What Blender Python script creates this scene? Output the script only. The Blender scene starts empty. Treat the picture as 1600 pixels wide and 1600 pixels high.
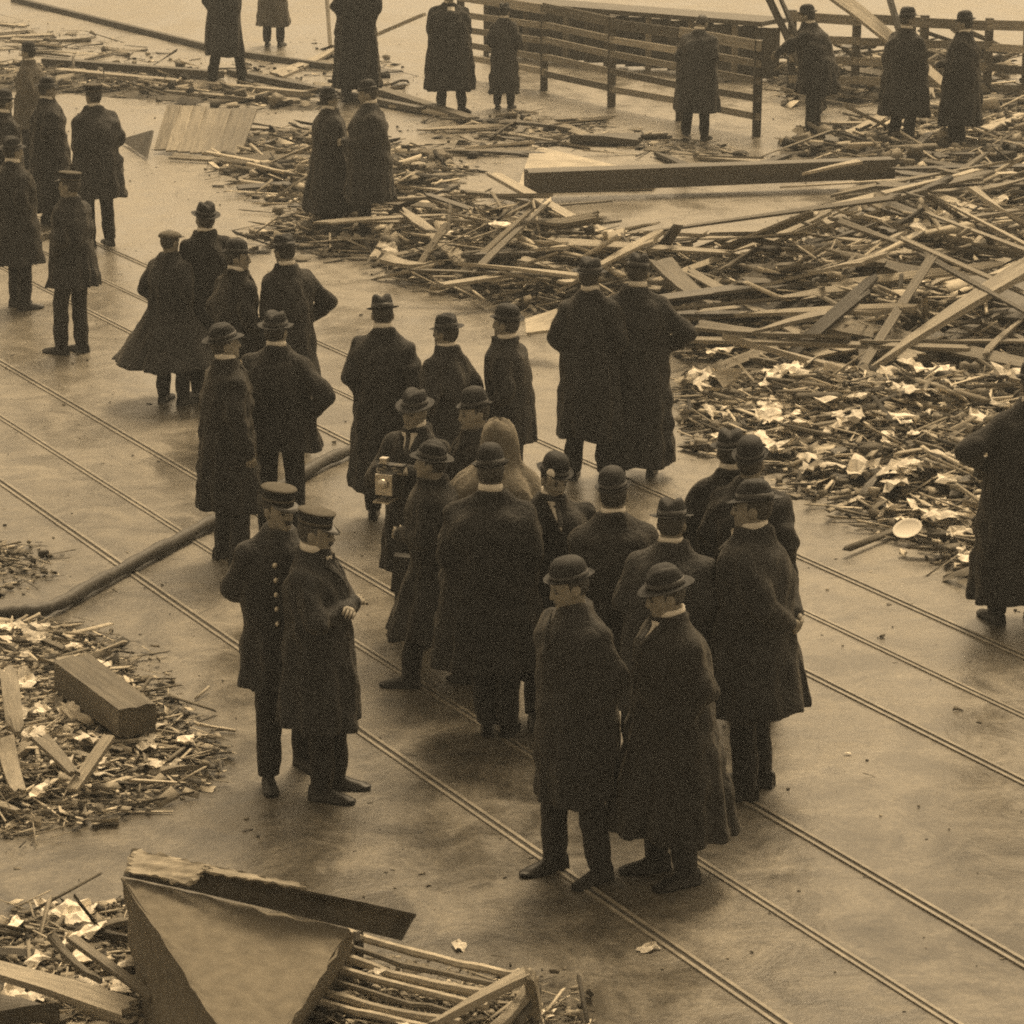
import bpy, math, random
import numpy as np
from mathutils import Vector, Matrix

random.seed(7)
RNG = np.random.default_rng(7)
scene = bpy.context.scene
COL = scene.collection
PI = math.pi

# ------------------------------------------------------------------ camera
CAM_H, CAM_PITCH, CAM_F = 6.094, math.radians(15.462), 4633.3   # focal length for a 1600 px wide frame
cd = bpy.data.cameras.new('camera')
cd.sensor_width = 36.0
cd.lens = 36.0 * CAM_F / 1600.0
cd.clip_start, cd.clip_end = 0.5, 900.0
cam = bpy.data.objects.new('camera', cd)
COL.objects.link(cam)
cam.location = (0, 0, CAM_H)
cam.rotation_euler = (PI / 2 - CAM_PITCH, 0, 0)
scene.camera = cam

# ------------------------------------------------------------------ sky, sun, exposure
SUN_ELEV, SUN_AZ = math.radians(59), math.radians(18)      # behind the scene
world = bpy.data.worlds.new('World')
scene.world = world
world.use_nodes = True
wt = world.node_tree
wt.nodes.clear()
w_out = wt.nodes.new('ShaderNodeOutputWorld')
w_bg = wt.nodes.new('ShaderNodeBackground')
w_sky = wt.nodes.new('ShaderNodeTexSky')
w_sky.sky_type = 'NISHITA'
w_sky.sun_disc = False
w_sky.sun_elevation = SUN_ELEV
w_sky.sun_rotation = SUN_AZ
w_sky.dust_density = 4.0
w_sky.air_density = 1.0
w_bw = wt.nodes.new('ShaderNodeRGBToBW')            # overcast day in a sepia print: the sky has no blue
w_mul = wt.nodes.new('ShaderNodeMix')
w_mul.data_type = 'RGBA'
w_mul.blend_type = 'MULTIPLY'
w_mul.inputs['Factor'].default_value = 1.0
w_mul.inputs['B'].default_value = (1.0, 0.752, 0.455, 1)
wt.links.new(w_sky.outputs[0], w_bw.inputs[0])
wt.links.new(w_bw.outputs[0], w_mul.inputs['A'])
wt.links.new(w_mul.outputs['Result'], w_bg.inputs['Color'])
w_bg.inputs['Strength'].default_value = 0.13
wt.links.new(w_bg.outputs[0], w_out.inputs['Surface'])

sd = bpy.data.lights.new('sun', 'SUN')
sd.energy = 1.5
sd.angle = math.radians(18)
sd.color = (1.0, 0.762, 0.465)
sun = bpy.data.objects.new('sun', sd)
COL.objects.link(sun)
sdir = Vector((math.sin(SUN_AZ) * math.cos(SUN_ELEV), math.cos(SUN_AZ) * math.cos(SUN_ELEV), math.sin(SUN_ELEV)))
sun.rotation_euler = sdir.to_track_quat('Z', 'Y').to_euler()
sun.location = (0, 40, 30)
scene.view_settings.view_transform = 'Standard'
scene.view_settings.look = 'None'
scene.view_settings.gamma = 1.0
scene.view_settings.use_curve_mapping = False
scene.view_settings.exposure = 1.0
scene.cycles.use_denoising = False        # keep the fine grain of the plate
scene.cycles.use_adaptive_sampling = True
scene.cycles.adaptive_threshold = 0.03
scene.cycles.adaptive_min_samples = 48
scene.cycles.max_bounces = 4
scene.cycles.diffuse_bounces = 3
scene.cycles.glossy_bounces = 2
scene.cycles.volume_bounces = 0
scene.cycles.filter_width = 2.0          # the print is soft


# ------------------------------------------------------------------ measuring the place
def ray(u, v):
    a, b = u - 800.0, v - 800.0
    c, s = math.cos(CAM_PITCH), math.sin(CAM_PITCH)
    return a, CAM_F * c - b * s, -CAM_F * s - b * c


def ground(u, v, z=0.0):
    """the spot at height z that the photograph shows at (u, v)"""
    x, y, d = ray(u, v)
    t = (z - CAM_H) / d
    return x * t, y * t


def at_depth(u, v, Y):
    x, y, d = ray(u, v)
    t = Y / y
    return x * t, CAM_H + d * t


# ------------------------------------------------------------------ materials
def sep(v, warm=1.0):
    """a brown-toned base colour of brightness v"""
    return (v, v * (1 - 0.10 * warm), v * (1 - 0.28 * warm), 1)


class NT:
    def __init__(self, name):
        self.m = bpy.data.materials.new(name)
        self.m.use_nodes = True
        self.t = self.m.node_tree
        self.b = self.t.nodes['Principled BSDF']

    def n(self, kind, **kw):
        nd = self.t.nodes.new(kind)
        for k, v in kw.items():
            if k in nd.inputs:
                nd.inputs[k].default_value = v
            else:
                setattr(nd, k, v)
        return nd

    def l(self, a, b):
        self.t.links.new(a, b)

    def coords(self, kind='Object', scale=(1, 1, 1)):
        tc = self.n('ShaderNodeTexCoord')
        mp = self.n('ShaderNodeMapping')
        mp.inputs['Scale'].default_value = scale
        self.l(tc.outputs[kind], mp.inputs[0])
        return mp.outputs[0]

    def noise(self, vec, scale, detail=4, rough=0.55, dist=0.0):
        nd = self.n('ShaderNodeTexNoise', Scale=scale, Detail=detail, Roughness=rough, Distortion=dist)
        self.l(vec, nd.inputs['Vector'])
        return nd.outputs['Fac']

    def ramp(self, fac, stops):
        r = self.n('ShaderNodeValToRGB')
        e = r.color_ramp.elements
        while len(e) < len(stops):
            e.new(0.5)
        for i, (p, c) in enumerate(stops):
            e[i].position = p
            e[i].color = c
        self.l(fac, r.inputs[0])
        return r.outputs[0]

    def mix(self, fac, a, b, blend='MIX'):
        nd = self.n('ShaderNodeMix', data_type='RGBA', blend_type=blend)
        for val, sock in ((fac, nd.inputs['Factor']), (a, nd.inputs['A']), (b, nd.inputs['B'])):
            if isinstance(val, (int, float, tuple)):
                sock.default_value = val
            else:
                self.l(val, sock)
        return nd.outputs['Result']

    def math(self, op, a, b=0.0):
        nd = self.n('ShaderNodeMath', operation=op)
        for val, sock in ((a, nd.inputs[0]), (b, nd.inputs[1])):
            if isinstance(val, (int, float)):
                sock.default_value = val
            else:
                self.l(val, sock)
        return nd.outputs[0]

    def bump(self, height, strength=0.3, dist=0.01):
        bp = self.n('ShaderNodeBump', Strength=strength, Distance=dist)
        self.l(height, bp.inputs['Height'])
        self.l(bp.outputs[0], self.b.inputs['Normal'])

    def base(self, sock):
        if isinstance(sock, tuple):
            self.b.inputs['Base Color'].default_value = sock
        else:
            self.l(sock, self.b.inputs['Base Color'])

    def set(self, rough=0.8, spec=0.3, metal=0.0):
        self.b.inputs['Roughness'].default_value = rough
        self.b.inputs['Specular IOR Level'].default_value = spec
        self.b.inputs['Metallic'].default_value = metal


def mat_street():
    m = NT('wet_muddy_street')
    o = m.coords('Object')
    big = m.noise(o, 0.35, 4, 0.6, 0.6)
    mid = m.noise(o, 2.2, 6, 0.65, 0.8)
    fine = m.noise(o, 26, 6, 0.7)
    specks = m.noise(o, 9, 3, 0.5)
    # worn direction of the traffic, along the tracks
    st = m.n('ShaderNodeMapping')
    m.l(o, st.inputs[0])
    st.inputs['Rotation'].default_value = (0, 0, math.radians(61.8))
    st.inputs['Scale'].default_value = (0.5, 5.0, 1)
    streak = m.noise(st.outputs[0], 1.1, 5, 0.6, 0.4)
    c1 = m.ramp(mid, [(0.37, sep(0.062)), (0.50, sep(0.108)), (0.63, sep(0.165))])
    c2 = m.ramp(big, [(0.36, (0.84, 0.84, 0.84, 1)), (0.64, (1.13, 1.13, 1.13, 1))])
    c = m.mix(0.85, c1, c2, 'MULTIPLY')
    c3 = m.ramp(streak, [(0.40, (0.82, 0.82, 0.82, 1)), (0.58, (1.06, 1.06, 1.06, 1))])
    c = m.mix(0.7, c, c3, 'MULTIPLY')
    c4 = m.ramp(fine, [(0.40, (0.68, 0.68, 0.68, 1)), (0.60, (1.18, 1.18, 1.18, 1))])
    c = m.mix(0.8, c, c4, 'MULTIPLY')
    c5 = m.ramp(specks, [(0.30, (0.45, 0.45, 0.45, 1)), (0.39, (1, 1, 1, 1))])
    c = m.mix(0.6, c, c5, 'MULTIPLY')
    # plaster dusting and pale mud beyond the tracks, plus painted-in brightness for the far ground
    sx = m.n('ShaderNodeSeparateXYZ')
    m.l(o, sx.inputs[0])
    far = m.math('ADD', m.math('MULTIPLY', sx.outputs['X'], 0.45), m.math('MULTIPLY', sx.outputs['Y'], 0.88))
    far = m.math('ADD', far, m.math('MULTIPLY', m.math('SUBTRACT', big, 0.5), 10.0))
    dust_lift = m.ramp(m.math('DIVIDE', far, 60.0), [(0.20, (0, 0, 0, 1)), (0.46, (1, 1, 1, 1))])
    c = m.mix(dust_lift, c, m.mix(0.5, c, sep(0.27)))
    m.base(c)
    wet = m.noise(m.coords('Object', (0.55, 0.22, 1)), 1.0, 5, 0.6, 0.8)
    pud = m.ramp(wet, [(0.43, (0, 0, 0, 1)), (0.56, (1, 1, 1, 1))])                # 1 where water stands
    rg = m.ramp(mid, [(0.38, (0.34, 0.34, 0.34, 1)), (0.62, (0.60, 0.60, 0.60, 1))])
    rg = m.mix(pud, rg, m.mix(0.52, rg, (0.08, 0.08, 0.08, 1)))
    m.l(rg, m.b.inputs['Roughness'])
    c = m.mix(pud, c, m.mix(1.0, c, (0.88, 0.88, 0.88, 1), 'MULTIPLY'))
    m.base(c)
    m.b.inputs['Specular IOR Level'].default_value = 0.45
    h = m.math('ADD', m.math('MULTIPLY', mid, 0.9), m.math('MULTIPLY', fine, 0.35))
    h = m.math('MULTIPLY', h, m.math('SUBTRACT', 1.0, m.math('MULTIPLY', pud, 0.6)))
    m.bump(h, 0.5, 0.03)
    return m.m


def mat_cloth(name, v, warm=0.45, rough=0.85, sheen=0.10, rnd=0.35):
    m = NT(name)
    o = m.coords('Object')
    oi = m.n('ShaderNodeObjectInfo')
    folds = m.noise(m.coords('Object', (1, 1, 0.7)), 11.0, 4, 0.55, 1.6)
    weave = m.noise(o, 130, 2, 0.5)
    patch = m.noise(o, 4, 5, 0.6)
    lo, hi = sep(v * 0.75, warm), sep(v * 1.3, warm)
    c = m.ramp(patch, [(0.32, lo), (0.68, hi)])
    k = m.ramp(oi.outputs['Random'], [(0.0, (1 - rnd,) * 3 + (1,)), (1.0, (1 + rnd,) * 3 + (1,))])
    c = m.mix(1.0, c, k, 'MULTIPLY')
    m.base(c)
    m.set(rough, 0.22)
    m.b.inputs['Sheen Weight'].default_value = sheen
    m.b.inputs['Sheen Tint'].default_value = (0.95, 0.85, 0.68, 1)
    m.b.inputs['Sheen Roughness'].default_value = 0.5
    h = m.math('ADD', folds, m.math('MULTIPLY', weave, 0.10))
    m.bump(h, 0.8, 0.03)
    return m.m


def mat_plain(name, v, warm=1.0, rough=0.7, spec=0.3, metal=0.0, var=0.25, scale=14, bump=0.2, rnd=0.0):
    m = NT(name)
    o = m.coords('Object')
    n1 = m.noise(o, scale, 5, 0.6)
    c = m.ramp(n1, [(0.3, sep(v * (1 - var), warm)), (0.7, sep(v * (1 + var), warm))])
    if rnd:
        oi = m.n('ShaderNodeObjectInfo')
        k = m.ramp(oi.outputs['Random'], [(0.0, (1 - rnd,) * 3 + (1,)), (1.0, (1 + rnd,) * 3 + (1,))])
        c = m.mix(1.0, c, k, 'MULTIPLY')
    m.base(c)
    m.set(rough, spec, metal)
    if bump:
        m.bump(n1, bump, 0.01)
    return m.m


def mat_wood(name, v, rnd=0.55, wet=0.7):
    m = NT(name)
    o = m.coords('Object', (1.2, 14, 14))
    grain = m.noise(o, 2.0, 6, 0.65, 0.8)
    blot = m.noise(m.coords('Object'), 2.6, 5, 0.6)
    c = m.ramp(grain, [(0.28, sep(v * 0.55)), (0.55, sep(v)), (0.75, sep(v * 1.25))])
    c2 = m.ramp(blot, [(0.30, (0.55, 0.55, 0.55, 1)), (0.58, (1.05, 1.05, 1.05, 1))])
    c = m.mix(0.8, c, c2, 'MULTIPLY')
    oi = m.n('ShaderNodeObjectInfo')
    k = m.ramp(oi.outputs['Random'], [(0.0, (1 - rnd,) * 3 + (1,)), (1.0, (1 + rnd,) * 3 + (1,))])
    c = m.mix(1.0, c, k, 'MULTIPLY')
    m.base(c)
    m.set(wet, 0.3)
    m.bump(grain, 0.35, 0.01)
    return m.m


def mat_rail():
    m = NT('muddy_rail_steel')
    o = m.coords('Object')
    n1 = m.noise(o, 1.3, 5, 0.65)
    n2 = m.noise(o, 12, 4, 0.6)
    steel = m.ramp(n2, [(0.3, sep(0.17)), (0.7, sep(0.30))])
    mud = m.ramp(n2, [(0.3, sep(0.13)), (0.7, sep(0.22))])
    f = m.ramp(n1, [(0.40, (0, 0, 0, 1)), (0.54, (1, 1, 1, 1))])
    m.base(m.mix(f, steel, mud))
    m.set(0.5, 0.4)
    m.bump(n2, 0.2, 0.01)
    return m.m


def mat_bits(name, lo, hi):
    """splinters and scraps: the tone of each piece comes with its mesh"""
    m = NT(name)
    at = m.n('ShaderNodeAttribute', attribute_name='tone')
    c = m.ramp(at.outputs['Fac'], [(0.0, sep(lo)), (0.55, sep((lo + hi) * 0.40)), (1.0, sep(hi))])
    n1 = m.noise(m.coords('Object'), 30, 4, 0.6)
    c2 = m.ramp(n1, [(0.3, (0.7, 0.7, 0.7, 1)), (0.7, (1.1, 1.1, 1.1, 1))])
    m.base(m.mix(0.8, c, c2, 'MULTIPLY'))
    m.set(0.8, 0.25)
    return m.m


M = {
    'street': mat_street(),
    'coat': mat_cloth('dark_wool_coat', 0.024, -0.2),
    'coat_black': mat_cloth('black_wool_coat', 0.017, -0.2),
    'coat_brown': mat_cloth('brown_wool_coat', 0.030, 0.1),
    'coat_grey': mat_cloth('grey_tweed_coat', 0.10, 0.8),
    'uniform': mat_cloth('dark_uniform_cloth', 0.023, -0.3, 0.75, 0.08, 0.15),
    'tan': mat_cloth('tan_cloth', 0.125, 1.0, 0.9, 0.2, 0.1),
    'trouser': mat_cloth('dark_trouser_cloth', 0.018, -0.2),
    'felt': mat_plain('black_hat_felt', 0.016, -0.2, 0.75, 0.3, 0, 0.2, 20, 0.1, 0.3),
    'felt_grey': mat_plain('grey_cap_tweed', 0.13, 0.9, 0.9, 0.2, 0, 0.3, 60, 0.3),
    'band': mat_plain('silk_hat_band', 0.018, 0.5, 0.4, 0.5, 0, 0.1, 20, 0),
    'cap_top': mat_plain('pale_cap_top', 0.085, 0.9, 0.85, 0.15, 0, 0.2, 20, 0.05),
    'patent': mat_plain('patent_leather_visor', 0.03, 0.5, 0.15, 0.6, 0, 0.1, 20, 0),
    'skin': mat_plain('skin', 0.24, 0.95, 0.6, 0.3, 0, 0.16, 25, 0.1),
    'hair': mat_plain('dark_hair', 0.035, 0.7, 0.6, 0.4, 0, 0.3, 60, 0.3, 0.4),
    'eye': mat_plain('dark_eye', 0.02, 0.5, 0.3, 0.5, 0, 0.1, 20, 0),
    'linen': mat_plain('white_linen', 0.70, 0.7, 0.7, 0.2, 0, 0.06, 30, 0.05),
    'shoe': mat_plain('worn_shoe_leather', 0.014, 0.6, 0.5, 0.3, 0, 0.3, 20, 0.1),
    'brass': mat_plain('brass_button', 0.62, 0.9, 0.3, 0.5, 0.6, 0.1, 40, 0),
    'wood': mat_wood('weathered_wood', 0.22),
    'wood_pale': mat_wood('pale_split_wood', 0.36, 0.35),
    'wood_dark': mat_wood('dark_wet_wood', 0.085, 0.4, 0.55),
    'paper': mat_plain('torn_paper', 0.66, 0.75, 0.8, 0.2, 0, 0.35, 12, 0.1, 0.28),
    'bits': mat_bits('splinters_and_scraps', 0.02, 0.58),
    'mud': mat_plain('rubble_soil', 0.07, 1.0, 0.85, 0.2, 0, 0.7, 16, 1.0),
    'steel': mat_rail(),
    'slot': mat_plain('rail_groove_shade', 0.055, 0.8, 0.9, 0.2, 0, 0.3, 8, 0.2),  # dark tone stands for the shade down in the groove
    'hose': mat_plain('wet_hose_canvas', 0.055, 0.7, 0.6, 0.35, 0, 0.35, 18, 0.3),
    'tin': mat_plain('rusty_sheet_metal', 0.15, 1.0, 0.9, 0.15, 0.0, 0.2, 14, 0.5),
    'rust': mat_plain('dark_rusty_metal', 0.06, 1.0, 0.7, 0.3, 0.0, 0.5, 7, 0.3),
    'chrome': mat_plain('bright_metal', 0.6, 0.8, 0.25, 0.5, 0.8, 0.1, 20, 0),
    'black_box': mat_plain('black_leather_case', 0.025, 0.5, 0.55, 0.4, 0, 0.2, 30, 0.1),
}


# ------------------------------------------------------------------ mesh helpers
def link(o, parent=None):
    COL.objects.link(o)
    if parent is not None:
        o.parent = parent
    return o


def mesh_np(name, V, Q, mat=None, smooth=True, tone=None):
    """mesh from an array of vertices and an array of quads (or triangles)"""
    V = np.asarray(V, np.float32)
    Q = np.asarray(Q, np.int32)
    me = bpy.data.meshes.new(name)
    k = Q.shape[1]
    me.vertices.add(len(V))
    me.vertices.foreach_set('co', V.ravel())
    me.loops.add(Q.size)
    me.loops.foreach_set('vertex_index', Q.ravel())
    me.polygons.add(len(Q))
    me.polygons.foreach_set('loop_start', np.arange(len(Q), dtype=np.int32) * k)
    if tone is not None:
        a = me.attributes.new('tone', 'FLOAT', 'FACE')
        a.data.foreach_set('value', np.asarray(tone, np.float32))
    me.update(calc_edges=True)
    if smooth:
        me.polygons.foreach_set('use_smooth', np.ones(len(Q), bool))
    if mat is not None:
        me.materials.append(mat)
    return me


def mesh_py(name, V, F, mat=None, smooth=False):
    me = bpy.data.meshes.new(name)
    me.from_pydata([tuple(v) for v in V], [], F)
    me.update()
    if smooth:
        for p in me.polygons:
            p.use_smooth = True
    if mat is not None:
        me.materials.append(mat)
    return me


def obj(name, me, parent=None, loc=None, rot=None, scale=None):
    o = bpy.data.objects.new(name, me)
    link(o, parent)
    if loc is not None:
        o.location = loc
    if rot is not None:
        o.rotation_euler = rot
    if scale is not None:
        o.scale = scale
    return o


def tag(o, label, cat, group=None):
    o['label'] = label
    o['category'] = cat
    if group:
        o['group'] = group
    return o


def lathe(profile, seg=24, sx=1.0, sy=1.0, warp=None):
    V, F = [], []
    n = len(profile)
    for i in range(seg):
        a = 2 * PI * i / seg
        for r, z in profile:
            p = [r * math.cos(a) * sx, r * math.sin(a) * sy, z]
            if warp:
                p = warp(*p)
            V.append(p)
    for i in range(seg):
        j = (i + 1) % seg
        for k in range(n - 1):
            F.append((i * n + k, j * n + k, j * n + k + 1, i * n + k + 1))
    return V, F


def tube(points, radii, seg=8):
    P = [Vector(p) for p in points]
    V, F = [], []
    up = Vector((0, 0, 1))
    for i, p in enumerate(P):
        d = (P[min(i + 1, len(P) - 1)] - P[max(i - 1, 0)]).normalized()
        a = d.cross(up)
        if a.length < 1e-3:
            a = Vector((1, 0, 0))
        a.normalize()
        b = a.cross(d)
        for k in range(seg):
            t = 2 * PI * k / seg
            V.append(p + (a * math.cos(t) + b * math.sin(t)) * radii[i])
    for i in range(len(P) - 1):
        for k in range(seg):
            k2 = (k + 1) % seg
            F.append((i * seg + k, i * seg + k2, (i + 1) * seg + k2, (i + 1) * seg + k))
    c0, c1 = len(V), len(V) + 1
    V += [P[0], P[-1]]
    for k in range(seg):
        k2 = (k + 1) % seg
        F.append((c0, k2, k))
        F.append((c1, (len(P) - 1) * seg + k, (len(P) - 1) * seg + k2))
    return V, F


def box_vf(x0, x1, y0, y1, z0, z1):
    V = [(x, y, z) for x in (x0, x1) for y in (y0, y1) for z in (z0, z1)]
    F = [(0, 1, 3, 2), (4, 6, 7, 5), (0, 4, 5, 1), (2, 3, 7, 6), (0, 2, 6, 4), (1, 5, 7, 3)]
    return V, F


def ellipsoid_vf(c, r, nu=12, nv=8):
    V, F = [], []
    for j in range(nv + 1):
        t = PI * j / nv
        for i in range(nu):
            a = 2 * PI * i / nu
            V.append((c[0] + r[0] * math.sin(t) * math.cos(a), c[1] + r[1] * math.sin(t) * math.sin(a), c[2] + r[2] * math.cos(t)))
    for j in range(nv):
        for i in range(nu):
            i2 = (i + 1) % nu
            F.append((j * nu + i, (j + 1) * nu + i, (j + 1) * nu + i2, j * nu + i2))
    return V, F


# ------------------------------------------------------------------ people: one skinned surface per body or garment
class Field:
    """a distance field on a grid, filled shape by shape and turned into one continuous surface"""

    def __init__(self, lo, hi, h):
        self.lo = np.asarray(lo, np.float32)
        self.h = h
        self.n = np.ceil((np.asarray(hi) - np.asarray(lo)) / h).astype(int) + 1
        self.phi = np.full(self.n, 1.0, np.float32)
        self.ax = [self.lo[i] + h * np.arange(self.n[i], dtype=np.float32) for i in range(3)]

    def sub(self, lo, hi):
        s, g = [], []
        for i in range(3):
            a = int(max(0, math.floor((lo[i] - self.lo[i]) / self.h)))
            b = int(min(self.n[i], math.ceil((hi[i] - self.lo[i]) / self.h) + 1))
            s.append(slice(a, max(a, b)))
            g.append(self.ax[i][a:b])
        X = g[0][:, None, None]
        Y = g[1][None, :, None]
        Z = g[2][None, None, :]
        return tuple(s), X, Y, Z

    def add(self, s, d, k=0.02):
        a = self.phi[s]
        if k > 0:
            t = np.clip(0.5 + 0.5 * (a - d) / k, 0, 1)
            self.phi[s] = a * (1 - t) + d * t - k * t * (1 - t)
        else:
            self.phi[s] = np.minimum(a, d)

    def cone(self, a, b, ra, rb, k=0.02):
        a, b = np.asarray(a, np.float32), np.asarray(b, np.float32)
        m = max(ra, rb) + 0.06
        s, X, Y, Z = self.sub(np.minimum(a, b) - m, np.maximum(a, b) + m)
        d = b - a
        L = float(d @ d) + 1e-9
        t = np.clip(((X - a[0]) * d[0] + (Y - a[1]) * d[1] + (Z - a[2]) * d[2]) / L, 0, 1)
        q = np.sqrt((X - a[0] - t * d[0]) ** 2 + (Y - a[1] - t * d[1]) ** 2 + (Z - a[2] - t * d[2]) ** 2)
        self.add(s, q - (ra + (rb - ra) * t), k)

    def surface(self):
        phi = self.phi
        S = phi < 0
        c = np.zeros(np.array(phi.shape) - 1, np.int8)
        cor = [(i, j, k) for i in (0, 1) for j in (0, 1) for k in (0, 1)]
        nx, ny, nz = phi.shape
        for i, j, k in cor:
            c += S[i:nx - 1 + i, j:ny - 1 + j, k:nz - 1 + k]
        act = (c > 0) & (c < 8)
        idx = np.argwhere(act)
        ids = np.full(act.shape, -1, np.int32)
        ids[act] = np.arange(len(idx))
        val = {q: phi[idx[:, 0] + q[0], idx[:, 1] + q[1], idx[:, 2] + q[2]] for q in cor}
        acc = np.zeros((len(idx), 3), np.float32)
        cnt = np.zeros(len(idx), np.float32)
        for q in cor:
            for axx in range(3):
                if q[axx] == 0:
                    r = list(q)
                    r[axx] = 1
                    va, vb = val[q], val[tuple(r)]
                    cr = (va < 0) != (vb < 0)
                    t = np.where(cr, va / np.where(cr, va - vb, 1), 0)
                    p = np.zeros((len(idx), 3), np.float32) + np.asarray(q, np.float32)
                    p[:, axx] = t
                    acc += np.where(cr[:, None], p, 0)
                    cnt += cr
        V = self.lo + self.h * (idx + acc / cnt[:, None])
        Q = []
        for axx in range(3):
            o1, o2 = (axx + 1) % 3, (axx + 2) % 3
            sl0 = [slice(1, -1)] * 3
            sl1 = [slice(1, -1)] * 3
            sl0[axx], sl1[axx] = slice(0, -1), slice(1, None)
            a, b = S[tuple(sl0)], S[tuple(sl1)]
            e = np.argwhere(a != b)
            neg = a[a != b]
            base = e + 1
            base[:, axx] -= 1
            quad = []
            for d1, d2 in ((-1, -1), (0, -1), (0, 0), (-1, 0)):
                p = base.copy()
                p[:, o1] += d1
                p[:, o2] += d2
                quad.append(ids[p[:, 0], p[:, 1], p[:, 2]])
            q = np.stack(quad, 1)
            q[~neg] = q[~neg][:, ::-1]
            Q.append(q)
        return V, np.concatenate(Q)


def finger_np(pts, radii):
    V, Q = [], []
    n = len(pts)
    for i in range(n):
        d = np.asarray(pts[min(i + 1, n - 1)]) - np.asarray(pts[max(i - 1, 0)])
        d = d / (np.linalg.norm(d) + 1e-9)
        a = np.cross(d, (0.31, 0.2, 0.93))
        a /= np.linalg.norm(a) + 1e-9
        b = np.cross(d, a)
        for k in range(6):
            t = 2 * PI * k / 6
            V.append(np.asarray(pts[i]) + radii[i] * (a * math.cos(t) + b * math.sin(t)))
    for i in range(n - 1):
        for k in range(6):
            k2 = (k + 1) % 6
            Q.append((i * 6 + k, i * 6 + k2, i * 6 + 6 + k2, i * 6 + 6 + k))
    o = (n - 1) * 6
    Q += [(o, o + 1, o + 2, o + 3), (o, o + 3, o + 4, o + 5)]
    return np.array(V), np.array(Q)


ARMS = {   # elbow and wrist of a right arm; the left is the mirror image
    'down': ((0.245, -0.03, 1.13), (0.245, 0.05, 0.88)),
    'pocket': ((0.250, -0.075, 1.13), (0.165, 0.06, 0.985)),
    'behind': ((0.262, -0.11, 1.13), (0.10, -0.20, 1.02)),
    'front': ((0.265, 0.05, 1.13), (0.06, 0.26, 1.10)),
    'folded': ((0.262, 0.09, 1.14), (-0.03, 0.205, 1.17)),
    'hip': ((0.385, -0.07, 1.14), (0.215, 0.04, 1.00)),
    'forward': ((0.25, 0.13, 1.16), (0.17, 0.36, 1.20)),
    'camera': ((0.25, 0.12, 1.14), (0.12, 0.34, 1.26)),
    'reach': ((0.25, 0.24, 1.25), (0.20, 0.46, 1.10)),
    'wide': ((0.45, -0.03, 1.20), (0.22, 0.12, 1.02)),
    'out': ((0.36, 0.05, 1.20), (0.50, 0.24, 1.14)),
}
SHOULDER = np.array((0.160, -0.005, 1.345))


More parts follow.
